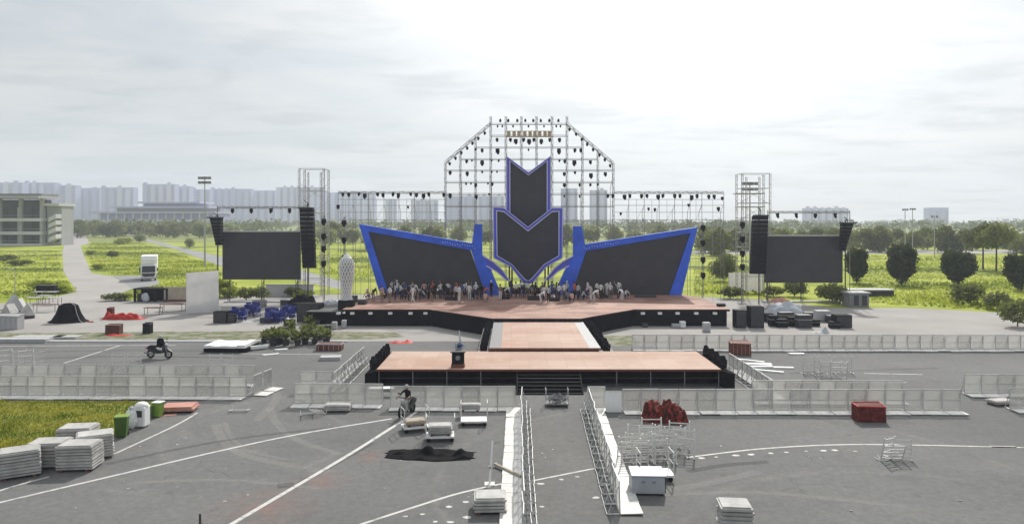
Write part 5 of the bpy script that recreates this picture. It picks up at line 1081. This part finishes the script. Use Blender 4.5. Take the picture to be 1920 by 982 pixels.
# wire cage cart at the foot of the steps
t = thing('cage_cart', 'grey wire cage cart at the foot of the black steps', 'cart', at(1045, 764) + Vector((0, .4, 0))); MB().box(-.65, .65, -.4, .4, .14, .2).build('base', 'grey', t)
for x in (-.62, .62): m = MB(); m.tube((x, -.35, .2), (x, -.35, .95), .02, 5); m.tube((x, .35, .2), (x, .35, .95), .02, 5); m.tube((x, -.35, .95), (x, .35, .95), .02, 5); m.build('end_frame', 'light_grey', t)
m = MB(); leaves(m, [((0, 0, .42), (.55, .35, .25))], 150, .1, .1); m.build('cable_heap', 'grey', t); m = MB(); m.chain([(-.6, -.36, .5), (.6, -.36, .5)], .012, 5); m.chain([(-.6, -.36, .34), (.6, -.36, .34)], .012, 5); m.build('side_bar', 'light_grey', t)
for x in (-.55, .55): MB().tube((x - .03, -.3, .07), (x + .03, -.3, .07), .07, 8).build('wheel', 'rubber', t)
# floor lights along catwalk ledges and thrust stage edges
def floor_lights(pts, where):
    for i, p in enumerate(pts): place('mover', mover, p, 0, 'black floor light, %s from the camera %s' % (nth(i + 1), where), 'floor lights', (1.1, 1.1, 1.1), (R(180), 0, rnd.uniform(-.6, .6)))
floor_lights([Vector((6.85, 54 + k * 1.35, .9)) for k in range(9)], 'on the ledge right of the catwalk'); floor_lights([Vector((-2.05, 54 + k * 1.5, .9)) for k in range(8)], 'on the ledge left of the catwalk')
floor_lights([Vector((FX0 - .32, 47.4 + k * .95, ZF - .12)) for k in range(6)], 'on the left wing of the front stage'); floor_lights([Vector((FX1 + .38, 47.6 + k * 1.3, ZF - .12)) for k in range(4)], 'on the right wing of the front stage')
# potted plants cluster
def potted():
    o = thing('potted_plant', 'plant', 'plant'); MB().lathe([(.14, 0), (.2, .3), (.22, .32)], 8).build('pot', 'charcoal', o); m = MB()
    for k in range(46):
        a = rnd.uniform(0, 6.28); l = rnd.uniform(.35, .8); e = rnd.uniform(.3, 1.3); u = Vector((math.cos(a) * math.cos(e), math.sin(a) * math.cos(e), math.sin(e))); s_ = u.cross(Vector((0, 0, 1))).normalized() * .07; b = Vector((0, 0, .32)); mid = b + u * l * .6 + Vector((0, 0, .03)); m.add([b, mid - s_, b + u * l - Vector((0, 0, .12)), mid + s_], [(0, 1, 2, 3)])
    m.build('foliage', 'leaf_mid', o); return o
i = 0
for x, y in sorted(((495, 643), (512, 648), (524, 645), (536, 648), (550, 640), (558, 648), (570, 632), (572, 645), (585, 630), (590, 645), (600, 640), (545, 628), (612, 646), (580, 620))):
    i += 1; s_ = rnd.uniform(1.2, 1.8); place('potted', potted, at(x, y), rnd.uniform(0, 6), 'leafy potted plant, %s from the left in the cluster by the stage' % nth(i), 'potted plants', (s_, s_, s_))
# blue chairs
def chair():
    o = thing('blue_chair', 'chair', 'chair'); MB().box(-.24, .24, -.24, .24, .42, .46).build('seat', 'chair_blue', o, bevel=.01); MB().box(-.24, .24, .2, .25, .5, .92).build('backrest', 'chair_blue', o, bevel=.01)
    for x in (-.2, .2):
        for y in (-.2, .2): MB().tube((x, y, 0), (x, y, .42 if y < 0 else .6), .02, 5).build('leg', 'chair_blue', o)
    return o
i = 0
for p in sorted((at(cx_ + rnd.uniform(-13, 13), cy_ + rnd.uniform(-7, 5)) for cx_, cy_, n in ((446, 600, 16), (470, 590, 16), (515, 602, 26), (542, 596, 20)) for k in range(n)), key=lambda q: q.x / q.y):
    if True:
        i += 1; place('chair', chair, p, rnd.uniform(0, 6.28), 'blue plastic chair, %s from the left in the jumble below the screen' % nth(i), 'blue chairs', (1.15, 1.15, 1.15))
# white tarp fence and kiosk at the right
t = thing('tarp_fence', 'white corrugated fence panels behind the right speaker column', 'fence', P(1400, 410, 105)[:2] + (0,) if False else (P(1400, 410, 105).x, 105, 0)); w = 68 / F * 105
for k in range(8): MB().box(-w / 2 + k * w / 8 + .01, -w / 2 + (k + 1) * w / 8 - .01, -.05 + .06 * (k % 2), .05 + .06 * (k % 2), .3, 2.9).build('panel', 'white_board', t)
for x in (-w / 2 + .1, 0, w / 2 - .1): MB().tube((x, .2, 0), (x, .2, 2.9), .05, 5).build('post', 'galv', t)
t = thing('kiosk', 'small grey kiosk with dark openings at the lawn edge', 'kiosk', at(1615, 577) + Vector((0, 1.2, 0)), .05); w = 38 / F * 88
MB().box(-w / 2, w / 2, -.6, 1.2, 0, 1.6).build('body', 'grey', t); MB().box(-w / 2 - .15, w / 2 + .15, -.8, 1.4, 1.601, 1.75).build('roof', 'light_grey', t)
for x in (-.35, .65): MB().box(x - .3, x + .3, -.62, -.601, .2, 1.35).build('opening', 'window_dark', t)
t = thing('flat_platform', 'low platform with pale top on the lawn behind the kiosk', 'platform', at(1625, 556) + Vector((0, 1, 0))); MB().box(-4, 4, -.8, 1.5, .75, .9).build('top', 'light_grey', t); MB().box(-.8, 3.9, -.6, 1.3, .0, .749).build('base', 'charcoal', t)
for x in (-3.6, -2): MB().box(x - .1, x + .1, -.5, 1.2, 0, .749).build('leg', 'charcoal', t)

# masts and lamp posts
def flood_mast(x, ytop, Y, lab, n=4, big=True):
    a = P(x, 410, Y); z = P(x, ytop, Y).z; t = thing('flood_mast', lab, 'light mast', (a.x, Y, 0)); MB().tube((0, 0, 0), (0, 0, z), .22 if big else .14, 8, .1).build('pole', 'galv', t); s_ = 1 if big else .6
    for j in range(2 if big else 1):
        MB().tube((-1.2 * s_, 0, z - .3 - 1.0 * j), (1.2 * s_, 0, z - .3 - 1.0 * j), .05, 5).build('crossarm', 'galv', t)
        for k in range(n): q = MB(); xx = (-1.1 + 2.2 * k / (n - 1)) * s_; q.box(xx - .28 * s_, xx + .28 * s_, -.3, .1, z - .6 - 1.0 * j, z - .05 - 1.0 * j); q.build('floodlight', 'grey', t)
flood_mast(384, 331, 163, 'tall floodlight mast with two lamp rows left of the left screen'); flood_mast(1697, 391, 220, 'left of two thin floodlight masts over the right lawn', 3, False); flood_mast(1711, 390, 222, 'right of two thin floodlight masts over the right lawn', 3, False); flood_mast(1406, 341, 135, 'floodlight mast rising behind the right scaffold tower')
flood_mast(1752, 404, 200, 'short pole lamp over the trees on the right', 2, False)
def lamp_post(): 
    o = thing('lamp_post', 'post', 'street lamp'); MB().tube((0, 0, 0), (0, 0, 9), .12, 6, .07).build('pole', 'galv', o); m = MB(); m.tube((0, 0, 9), (1.4, 0, 9.5), .06, 5); m.box(1.2, 2.0, -.15, .15, 9.45, 9.6); m.build('arm', 'galv', o); return o
for i, (x, yb) in enumerate(((190, 438), (205, 434), (220, 434), (258, 437), (28, 560), (85, 506))):
    p = at(x, yb); place('lamppost', lamp_post, p, 0 if i % 2 else 3.1, 'grey street lamp, %s' % 'leftmost by the far path|second left by the far path|third by the far path|near the banded hall|thin one at the left lawn front|in the middle of the left lawn'.split('|')[i], 'street lamps', (1, 1, 1) if i < 4 else (.55, .55, .42))

# ================================================================ VEHICLES
def truck():
    t = thing('box_truck', 'white box truck facing the camera on the road apron behind the plaza', 'truck', at(279, 527) + Vector((-.5, 1.0, 0)), R(24))
    MB().box(-1.25, 1.25, .9, 7.2, 1.1, 4.1).build('cargo_box', 'white', t, bevel=.05)
    m = MB(); m.prism([(-1.15, -.9, .55), (-1.15, -.75, 1.5), (-1.15, -.35, 2.65), (-1.15, .75, 2.75), (-1.15, .75, .55)], (2.3, 0, 0)); cab = m.build('cab', 'white', t, bevel=.04)
    m = MB(); m.prism([(-1.02, -.80, 1.45), (1.02, -.80, 1.45), (.98, -.42, 2.5), (-.98, -.42, 2.5)], (0, -.03, .01)); m.build('windscreen', 'glass', cab)
    MB().box(-1.0, 1.0, -.96, -.92, .75, 1.3).build('grille', 'charcoal', cab); MB().box(-1.2, 1.2, -1.05, -.85, .35, .62).build('bumper', 'light_grey', t, bevel=.03)
    for x in (-.95, .95): MB().box(x - .15, x + .15, -1.0, -.93, .7, .95).build('headlight', 'cloth_white', cab)
    for x in (-1.35, 1.35): m = MB(); m.box(x - .1, x + .1, -.6, -.52, 1.6, 2.2); m.bar((x, -.55, 2.1), (x * .82, -.4, 2.1), .04); m.build('mirror', 'charcoal', cab)
    for x in (-1.0, 1.0):
        for y in (0, 5.6): m = MB(); m.tube((x - .14, y, .48), (x + .14, y, .48), .48, 14); w = m.build('wheel', 'rubber', t); MB().tube((x - .145, y, .48), (x + .145, y, .48), .25, 10).build('rim', 'grey', w)
    MB().box(-.5, .5, .6, 7.0, .7, 1.099).build('chassis', 'charcoal', t); MB().box(-1.1, 1.1, .1, .85, 2.76, 3.7).build('deflector', 'white', t, bevel=.08)
truck()
def motorbike(lab, loc, rz, fair='black_gloss', accent='charcoal'):
    t = thing('motorcycle', lab, 'motorcycle', loc, rz)          # x forward
    for x in (-.62, .64):
        m = MB(); m.torus((x, 0, .29), .22, .07); w = m.build('wheel', 'rubber', t, smooth=True); m = MB(); m.tube((x, -.03, .29), (x, .03, .29), .06, 8)
        for k in range(5): a = k * 1.2566; m.bar((x, 0, .29), (x + .19 * math.cos(a), 0, .29 + .19 * math.sin(a)), .025)
        m.build('rim', 'grey', w)
    m = MB(); m.prism([(-.85, -.13, .62), (-.55, -.15, .42), (-.1, -.14, .32), (.2, -.14, .34), (.28, -.12, .5), (-.05, -.13, .58), (-.35, -.14, .74), (-.8, -.10, .80)], (0, .28, 0)); m.build('body', fair, t, bevel=.03)
    m = MB(); m.prism([(.22, -.2, .36), (.36, -.2, .38), (.46, -.17, .78), (.40, -.15, .98), (.32, -.15, .95)], (0, .38, 0)); m.build('leg_shield', accent, t, bevel=.03)
    m = MB(); m.box(-.72, -.02, -.14, .14, .741, .84); m.build('seat', 'black', t, bevel=.04); m = MB(); m.tube((.64, -.09, .29), (.42, -.07, .82), .03, 6); m.tube((.64, .09, .29), (.42, .07, .82), .03, 6); m.build('fork', 'grey', t)
    m = MB(); m.tube((.36, -.34, 1.05), (.38, 0, 1.0), .02, 6); m.tube((.38, 0, 1.0), (.36, .34, 1.05), .02, 6); m.tube((.38, 0, .9), (.38, 0, 1.02), .05, 6); m.build('handlebar', 'black', t)
    for y in (-.28, .28): m = MB(); m.tube((.36, y, 1.05), (.33, y * 1.1, 1.2), .008, 4); m.ball((.33, y * 1.1, 1.23), (.02, .07, .045), 8, 4); m.build('mirror', 'black', t)
    MB().ball((.47, 0, .93), (.07, .11, .09), 8, 5).build('headlight', 'cloth_white', t); MB().tube((-.2, -.17, .28), (-.95, -.2, .40), .05, 7).build('exhaust', 'grey', t); m = MB(); m.prism([(.36, -.07, .62), (.64, -.08, .62), (.88, -.06, .48), (.86, -.06, .45), (.64, -.07, .57), (.36, -.07, .57)], (0, .15, 0)); m.build('front_fender', fair, t)
    MB().box(-.98, -.84, -.06, .06, .62, .70).build('tail_light', 'red', t); return t
bk1 = motorbike('black motorcycle parked on the road near the left verge', at(296, 673) + Vector((0, .25, 0)), -.15); bk1.scale = (1.15, 1.15, 1.15)
bk2 = motorbike('motorcycle with pale fairing ridden beside the front left barriers', at(763, 779), R(250), 'black_gloss', 'dirty_white')
hl = thing('jacket_heap', 'dark bag piled on the seat of the parked motorcycle', 'bag', tuple(at(300, 673) + Vector((-.1, .25, .88)))); m = MB(); m.ball((.0, 0, .3), (.28, .24, .38), 9, 6, jit=.15); m.build('bag', 'black_cloth', hl); m = MB(); m.ball((.02, 0, .72), (.16, .16, .16), 8, 5); m.build('helmet', 'cloth_pale', hl)

# ================================================================ PEOPLE
def figure(pose):
    """one continuous body grown on a posed skeleton; returns mesh with slots shirt, trousers, skin, shoe"""
    J = dict(pelvis=(0, 0, .95), spine=(0, 0, 1.15), chest=(0, 0, 1.36), neck=(0, 0.0, 1.50), jaw=(0, .015, 1.575), crown=(0, 0, 1.68))
    J.update(pose['J']); rad = dict(pelvis=(.15, .11), spine=(.135, .10), chest=(.16, .11), neck=(.055, .055), jaw=(.075, .085), crown=(.085, .095)); E = [('pelvis', 'spine', 0), ('spine', 'chest', 0), ('chest', 'neck', 0), ('neck', 'jaw', 2), ('jaw', 'crown', 2)]
    jw = Vector(J['jaw']); J['nose'] = tuple(jw + Vector(pose.get('face', (0, 1, 0))) * .115 + Vector((0, 0, .03))); rad['nose'] = (.014, .014); E.append(('jaw', 'nose', 2))
    for s_, q in ((-1, 'l'), (1, 'r')):
        A = pose[q]                                              # shoulder, elbow, wrist, hip, knee, ankle, toe
        for k, p, r in zip(('sh', 'el', 'wr', 'hip', 'kn', 'an', 'toe'), A, (.062, .045, .032, .085, .062, .042, .038)): J[k + q] = p; rad[k + q] = (r, r)
        w, e = Vector(A[2]), Vector(A[1]); d = (w - e).normalized(); n = Vector((0, 1, 0)) - d * d.y; n = n.normalized() if n.length > .1 else Vector((1, 0, 0)); sd = d.cross(n).normalized()
        J['pa' + q] = tuple(w + d * .07); rad['pa' + q] = (.034, .02)
        E += [('chest', 'sh' + q, 0), ('sh' + q, 'el' + q, 0), ('el' + q, 'wr' + q, 2), ('wr' + q, 'pa' + q, 2), ('pelvis', 'hip' + q, 1), ('hip' + q, 'kn' + q, 1), ('kn' + q, 'an' + q, 1), ('an' + q, 'toe' + q, 3)]
        for k, (o_, l) in enumerate(((-.03, .075), (-.01, .09), (.01, .085), (.03, .065))):
            a, b = 'f%d%s' % (k, q), 'g%d%s' % (k, q); J[a] = tuple(w + d * (.09 + l * .45) + n * o_ * 1.1 + sd * .008); J[b] = tuple(w + d * (.09 + l * .9) + n * o_ * 1.15 + sd * .03); rad[a] = (.0095, .0095); rad[b] = (.008, .008); E += [('pa' + q, a, 2), (a, b, 2)]
        J['t' + q] = tuple(w + d * .06 + n * .06 + sd * .015); J['u' + q] = tuple(w + d * .10 + n * .075 + sd * .03); rad['t' + q] = (.011, .011); rad['u' + q] = (.009, .009); E += [('wr' + q, 't' + q, 2), ('t' + q, 'u' + q, 2)]
    names = list(J); ix = {k: i for i, k in enumerate(names)}; me = bpy.data.meshes.new('sk'); me.from_pydata([J[k] for k in names], [(ix[a], ix[b]) for a, b, _ in E], []); o = bpy.data.objects.new('sk', me); col.objects.link(o)
    md = o.modifiers.new('s', 'SKIN'); md.use_smooth_shade = True; sv_ = me.skin_vertices[0].data
    for k in names: sv_[ix[k]].radius = rad[k]; sv_[ix[k]].use_root = (k == 'pelvis')
    sb = o.modifiers.new('b', 'SUBSURF'); sb.levels = 1; sb.render_levels = 1
    dg = bpy.context.evaluated_depsgraph_get(); r = bpy.data.meshes.new_from_object(o.evaluated_get(dg)); bpy.data.objects.remove(o); bpy.data.meshes.remove(me)
    segs = [(Vector(J[a]), Vector(J[b]), c, (rad[a][0] + rad[b][0]) / 2) for a, b, c in E]; r.materials.clear()
    for mm in ('cloth_white', 'cloth_navy', 'skin', 'shoe'): r.materials.append(MATS[mm])
    for f in r.polygons:
        c = f.center; best = None
        for a, b, k, w in segs:
            t_ = max(0, min(1, (c - a).dot(b - a) / max(1e-9, (b - a).length_squared))); dd = (c - a.lerp(b, t_)).length / (w + .03)
            if best is None or dd < best[0]: best = (dd, k)
        f.material_index = best[1]; f.use_smooth = True
    hm = MB(); cr = Vector(J['crown']); fc = Vector(pose.get('face', (0, 1, 0))); hm.ball(cr + Vector((0, 0, .005)) - fc * .025, (.105, .115, .10), 10, 6); hm.ball(cr - fc * .05 - Vector((0, 0, .06)), (.095, .075, .09), 8, 5)
    return r, hm
def limb(s_, sh=(.19, 0, 1.42), el=(.25, .0, 1.14), wr=(.25, .08, .90), hip=(.09, 0, .90), kn=(.10, .02, .50), an=(.10, -.02, .09), toe=(.115, .13, .04)): return [(s_ * a, b, c) for a, b, c in (sh, el, wr, hip, kn, an, toe)]
POSES = {
 'stand': dict(J={}, l=limb(-1), r=limb(1)),
 'walk': dict(J={}, l=limb(-1, el=(.25, .08, 1.15), wr=(.22, .26, .98), kn=(.1, -.06, .50), an=(.1, -.30, .14), toe=(.11, -.18, .05)), r=limb(1, el=(.25, -.1, 1.15), wr=(.25, -.12, .91), kn=(.1, .18, .52), an=(.1, .26, .09), toe=(.11, .41, .05))),
 'bend': dict(J=dict(pelvis=(0, -.12, .92), spine=(0, .06, 1.06), chest=(0, .26, 1.13), neck=(0, .40, 1.16), jaw=(0, .48, 1.17), crown=(0, .56, 1.21)), face=(0, .6, -.8), l=limb(-1, sh=(.19, .28, 1.14), el=(.22, .36, .88), wr=(.18, .44, .66), hip=(.09, -.12, .88), kn=(.11, .04, .48)), r=limb(1, sh=(.19, .28, 1.14), el=(.24, .36, .88), wr=(.2, .42, .64), hip=(.09, -.12, .88), kn=(.11, .02, .48))),
 'crouch': dict(J=dict(pelvis=(0, -.2, .36), spine=(0, -.10, .54), chest=(0, .02, .74), neck=(0, .08, .88), jaw=(0, .11, .95), crown=(0, .11, 1.06)), l=limb(-1, sh=(.19, .03, .79), el=(.24, .24, .60), wr=(.17, .42, .42), hip=(.1, -.18, .34), kn=(.2, .24, .46), an=(.15, -.02, .1), toe=(.17, .15, .05)), r=limb(1, sh=(.19, .03, .79), el=(.25, .22, .58), wr=(.2, .40, .36), hip=(.1, -.18, .34), kn=(.2, .2, .40), an=(.15, -.04, .1), toe=(.17, .13, .05))),
 'reach': dict(J={}, l=limb(-1, el=(.27, .2, 1.56), wr=(.2, .34, 1.78)), r=limb(1, el=(.27, .12, 1.18), wr=(.2, .34, 1.2))),
 'sit': dict(J=dict(pelvis=(0, -.12, .93), spine=(0, -.07, 1.12), chest=(0, 0, 1.31), neck=(0, .05, 1.45), jaw=(0, .08, 1.52), crown=(0, .07, 1.62)), l=limb(-1, sh=(.19, .02, 1.36), el=(.3, .22, 1.16), wr=(.30, .46, 1.10), hip=(.1, -.1, .90), kn=(.2, .28, .78), an=(.17, .2, .38), toe=(.18, .34, .34)), r=limb(1, sh=(.19, .02, 1.36), el=(.3, .22, 1.16), wr=(.30, .46, 1.10), hip=(.1, -.1, .90), kn=(.2, .28, .78), an=(.17, .2, .38), toe=(.18, .34, .34))),
}
FIG = {k: figure(v) for k, v in POSES.items()}; HAIR = {}
def person(pose, loc, rz, shirt, trousers, label, group=None, hair='hair', s_=1.0):
    t = thing('person', label, 'person', loc, rz, group); t.scale = (s_, s_, s_)
    b = bpy.data.objects.new('body', FIG[pose][0]); col.objects.link(b); b.parent = t
    for i, mm in enumerate((shirt, trousers)): b.material_slots[i].link = 'OBJECT'; b.material_slots[i].material = MATS[mm]
    if (pose, hair) not in HAIR: HAIR[(pose, hair)] = FIG[pose][1].build('hair' if hair == 'hair' else 'cap', hair, t, smooth=True)
    else: h = HAIR[(pose, hair)].copy(); col.objects.link(h); h.parent = t
    return t
CN = {'cloth_white': 'white', 'cloth_pale': 'pale', 'cloth_navy': 'navy', 'cloth_black': 'black', 'cloth_grey': 'grey', 'cloth_orange': 'orange', 'cloth_khaki': 'khaki', 'cloth_blue': 'blue', 'cloth_pink': 'pink'}
PV = {'stand': 'standing', 'walk': 'walking', 'bend': 'bending', 'crouch': 'crouching', 'reach': 'reaching'}
W, Pn, Nv, Bk, Gy, Or, Kh, Bl, Pk = 'cloth_white cloth_pale cloth_navy cloth_black cloth_grey cloth_orange cloth_khaki cloth_blue cloth_pink'.split()
crew = {'before the left wing screen': [(690, 562, Pk, Gy, 'crouch'), (700, 566, Bk, Kh, 'bend'), (716, 567, Pk, Kh, 'stand'), (722, 560, Bk, Bk, 'crouch'), (731, 567, W, Kh, 'stand'), (741, 563, Pn, Bk, 'stand'), (751, 562, W, Nv, 'reach'), (757, 562, Nv, Bk, 'crouch'), (766, 563, Bk, Nv, 'stand'), (774, 568, W, W, 'walk'), (780, 562, W, Nv, 'stand'), (788, 562, Pn, Nv, 'bend'), (794, 560, W, Nv, 'crouch'), (803, 562, Nv, Bk, 'stand'), (810, 567, Bk, Kh, 'bend'), (815, 561, Bk, Bk, 'stand'), (826, 560, W, Nv, 'reach'), (833, 561, Bk, Nv, 'stand'), (840, 562, Bk, Bk, 'bend'), (847, 562, Nv, Bk, 'stand'), (855, 564, Pn, Bk, 'stand'), (861, 568, W, W, 'stand'), (869, 559, W, Bk, 'stand'), (875, 556, W, Nv, 'reach'), (880, 564, W, Pn, 'stand'), (886, 562, Bk, Nv, 'crouch'), (895, 561, Nv, Nv, 'bend'), (903, 563, Bk, Nv, 'stand'), (910, 567, Pk, Kh, 'crouch')],
        'around the stage centre': [(938, 563, Kh, W, 'stand'), (958, 556, Gy, Bk, 'stand'), (976, 556, W, Bk, 'stand'), (983, 558, Gy, Bk, 'bend'), (990, 556, W, Gy, 'stand'), (998, 560, Gy, Kh, 'bend'), (1004, 560, Bk, Bk, 'stand'), (1014, 570, W, W, 'bend'), (1020, 567, W, Nv, 'stand'), (1028, 568, Pn, Bk, 'stand'), (1035, 560, Bl, Bl, 'stand'), (1042, 560, Bl, Nv, 'bend'), (1048, 563, W, Nv, 'stand'), (1058, 562, W, Gy, 'stand'), (1064, 564, Gy, Bk, 'crouch'), (1072, 567, Pk, Bk, 'crouch')],
        'before the right wing screen': [(1077, 560, Or, Bk, 'stand'), (1084, 562, Pn, Nv, 'stand'), (1093, 562, Pn, Bk, 'crouch'), (1102, 557, W, Bk, 'stand'), (1108, 565, Pn, W, 'stand'), (1114, 567, W, Pn, 'bend'), (1138, 556, W, W, 'stand'), (1144, 557, Bk, Bk, 'crouch'), (1161, 557, W, Bk, 'stand'), (1166, 564, W, W, 'bend'), (1174, 560, W, Nv, 'crouch')]}
for where, xs_c in (('before the left wing screen', range(726, 930, 11)), ('around the stage centre', range(945, 1070, 10)), ('before the right wing screen', range(1088, 1172, 14))):
    for x in xs_c: crew[where].append((x + rnd.uniform(-4, 4), rnd.uniform(556, 562), rnd.choice((W, W, Pn, Nv, Bk, Bk, Gy, Bl, Or, Pk)), rnd.choice((Nv, Bk, Bk, Gy, Kh, Bl)), rnd.choice(('stand', 'stand', 'bend', 'walk', 'crouch', 'reach'))))
for where, L in crew.items():
    for i, (x, y, a, b, ps) in enumerate(sorted(L)):
        person(ps, G(x, y, ZS), rnd.uniform(0, 6.28), a, b, 'person %s in %s top, %s trousers, %s from left %s' % (PV[ps], CN[a], CN[b], nth(i + 1), where), 'crew on the main stage', 'hair' if rnd.random() < .8 else 'cloth_white', rnd.uniform(1.0, 1.1))
rd = person('sit', bk2.location, 0, 'cloth_black', 'cloth_grey', 'person in black top riding the motorcycle beside the front left barriers', None, 'cloth_pale'); rd.rotation_euler = (0, 0, R(250) - R(90)); rd.location.z += -.05
# gear on the back of the main stage
for i, (x, y, w, h, m_) in enumerate(((948, 560, 16, 8, 'black'), (1000, 562, 22, 7, 'black'), (1040, 564, 18, 6, 'black'), (1210, 557, 40, 4, 'charcoal'), (1130, 558, 18, 5, 'black'), (845, 562, 20, 5, 'black'), (680, 570, 16, 9, 'charcoal'), (665, 566, 10, 12, 'charcoal'), (1352, 574, 14, 5, 'black'))):
    p = G(x, y, ZS); k = p.y / F; t = thing('equipment_case', 'dark equipment case on the main stage, %s' % 'left of the centre|below the shield tip|right of the centre|long low one by the right wing|by the right wing inner end|by the left wing middle|near the white sculpture front|beside the white sculpture|at the right stage end'.split('|')[i], 'case', p, rnd.uniform(-.15, .15), 'cases on the main stage')
    MB().box(-w * k / 2, w * k / 2, -.35, .35, .03, h * k).build('body', m_, t, bevel=.015); MB().box(-w * k / 2 - .01, w * k / 2 + .01, -.36, .36, h * k * .6, h * k * .66).build('metal_band', 'grey', t); MB().box(-w * k / 2 + .05, w * k / 2 - .05, -.3, .3, 0, .029).build('caster_board', 'charcoal', t)

# ================================================================ HAZE
hz = MB(); hz.box(-2350, 2350, -80, 1900, -1.0, 118)
hm_ = bpy.data.materials.new('haze'); hm_.use_nodes = True; t = hm_.node_tree; t.nodes.remove(t.nodes['Principled BSDF']); pv = t.nodes.new('ShaderNodeVolumePrincipled'); pv.inputs['Color'].default_value = (0.80, 0.85, 1.0, 1); pv.inputs['Density'].default_value = 0.00034; pv.inputs['Anisotropy'].default_value = 0.2
t.links.new(pv.outputs[0], t.nodes['Material Output'].inputs['Volume']); MATS['haze'] = hm_
tag(hz.build('haze', 'haze'), kind='stuff')
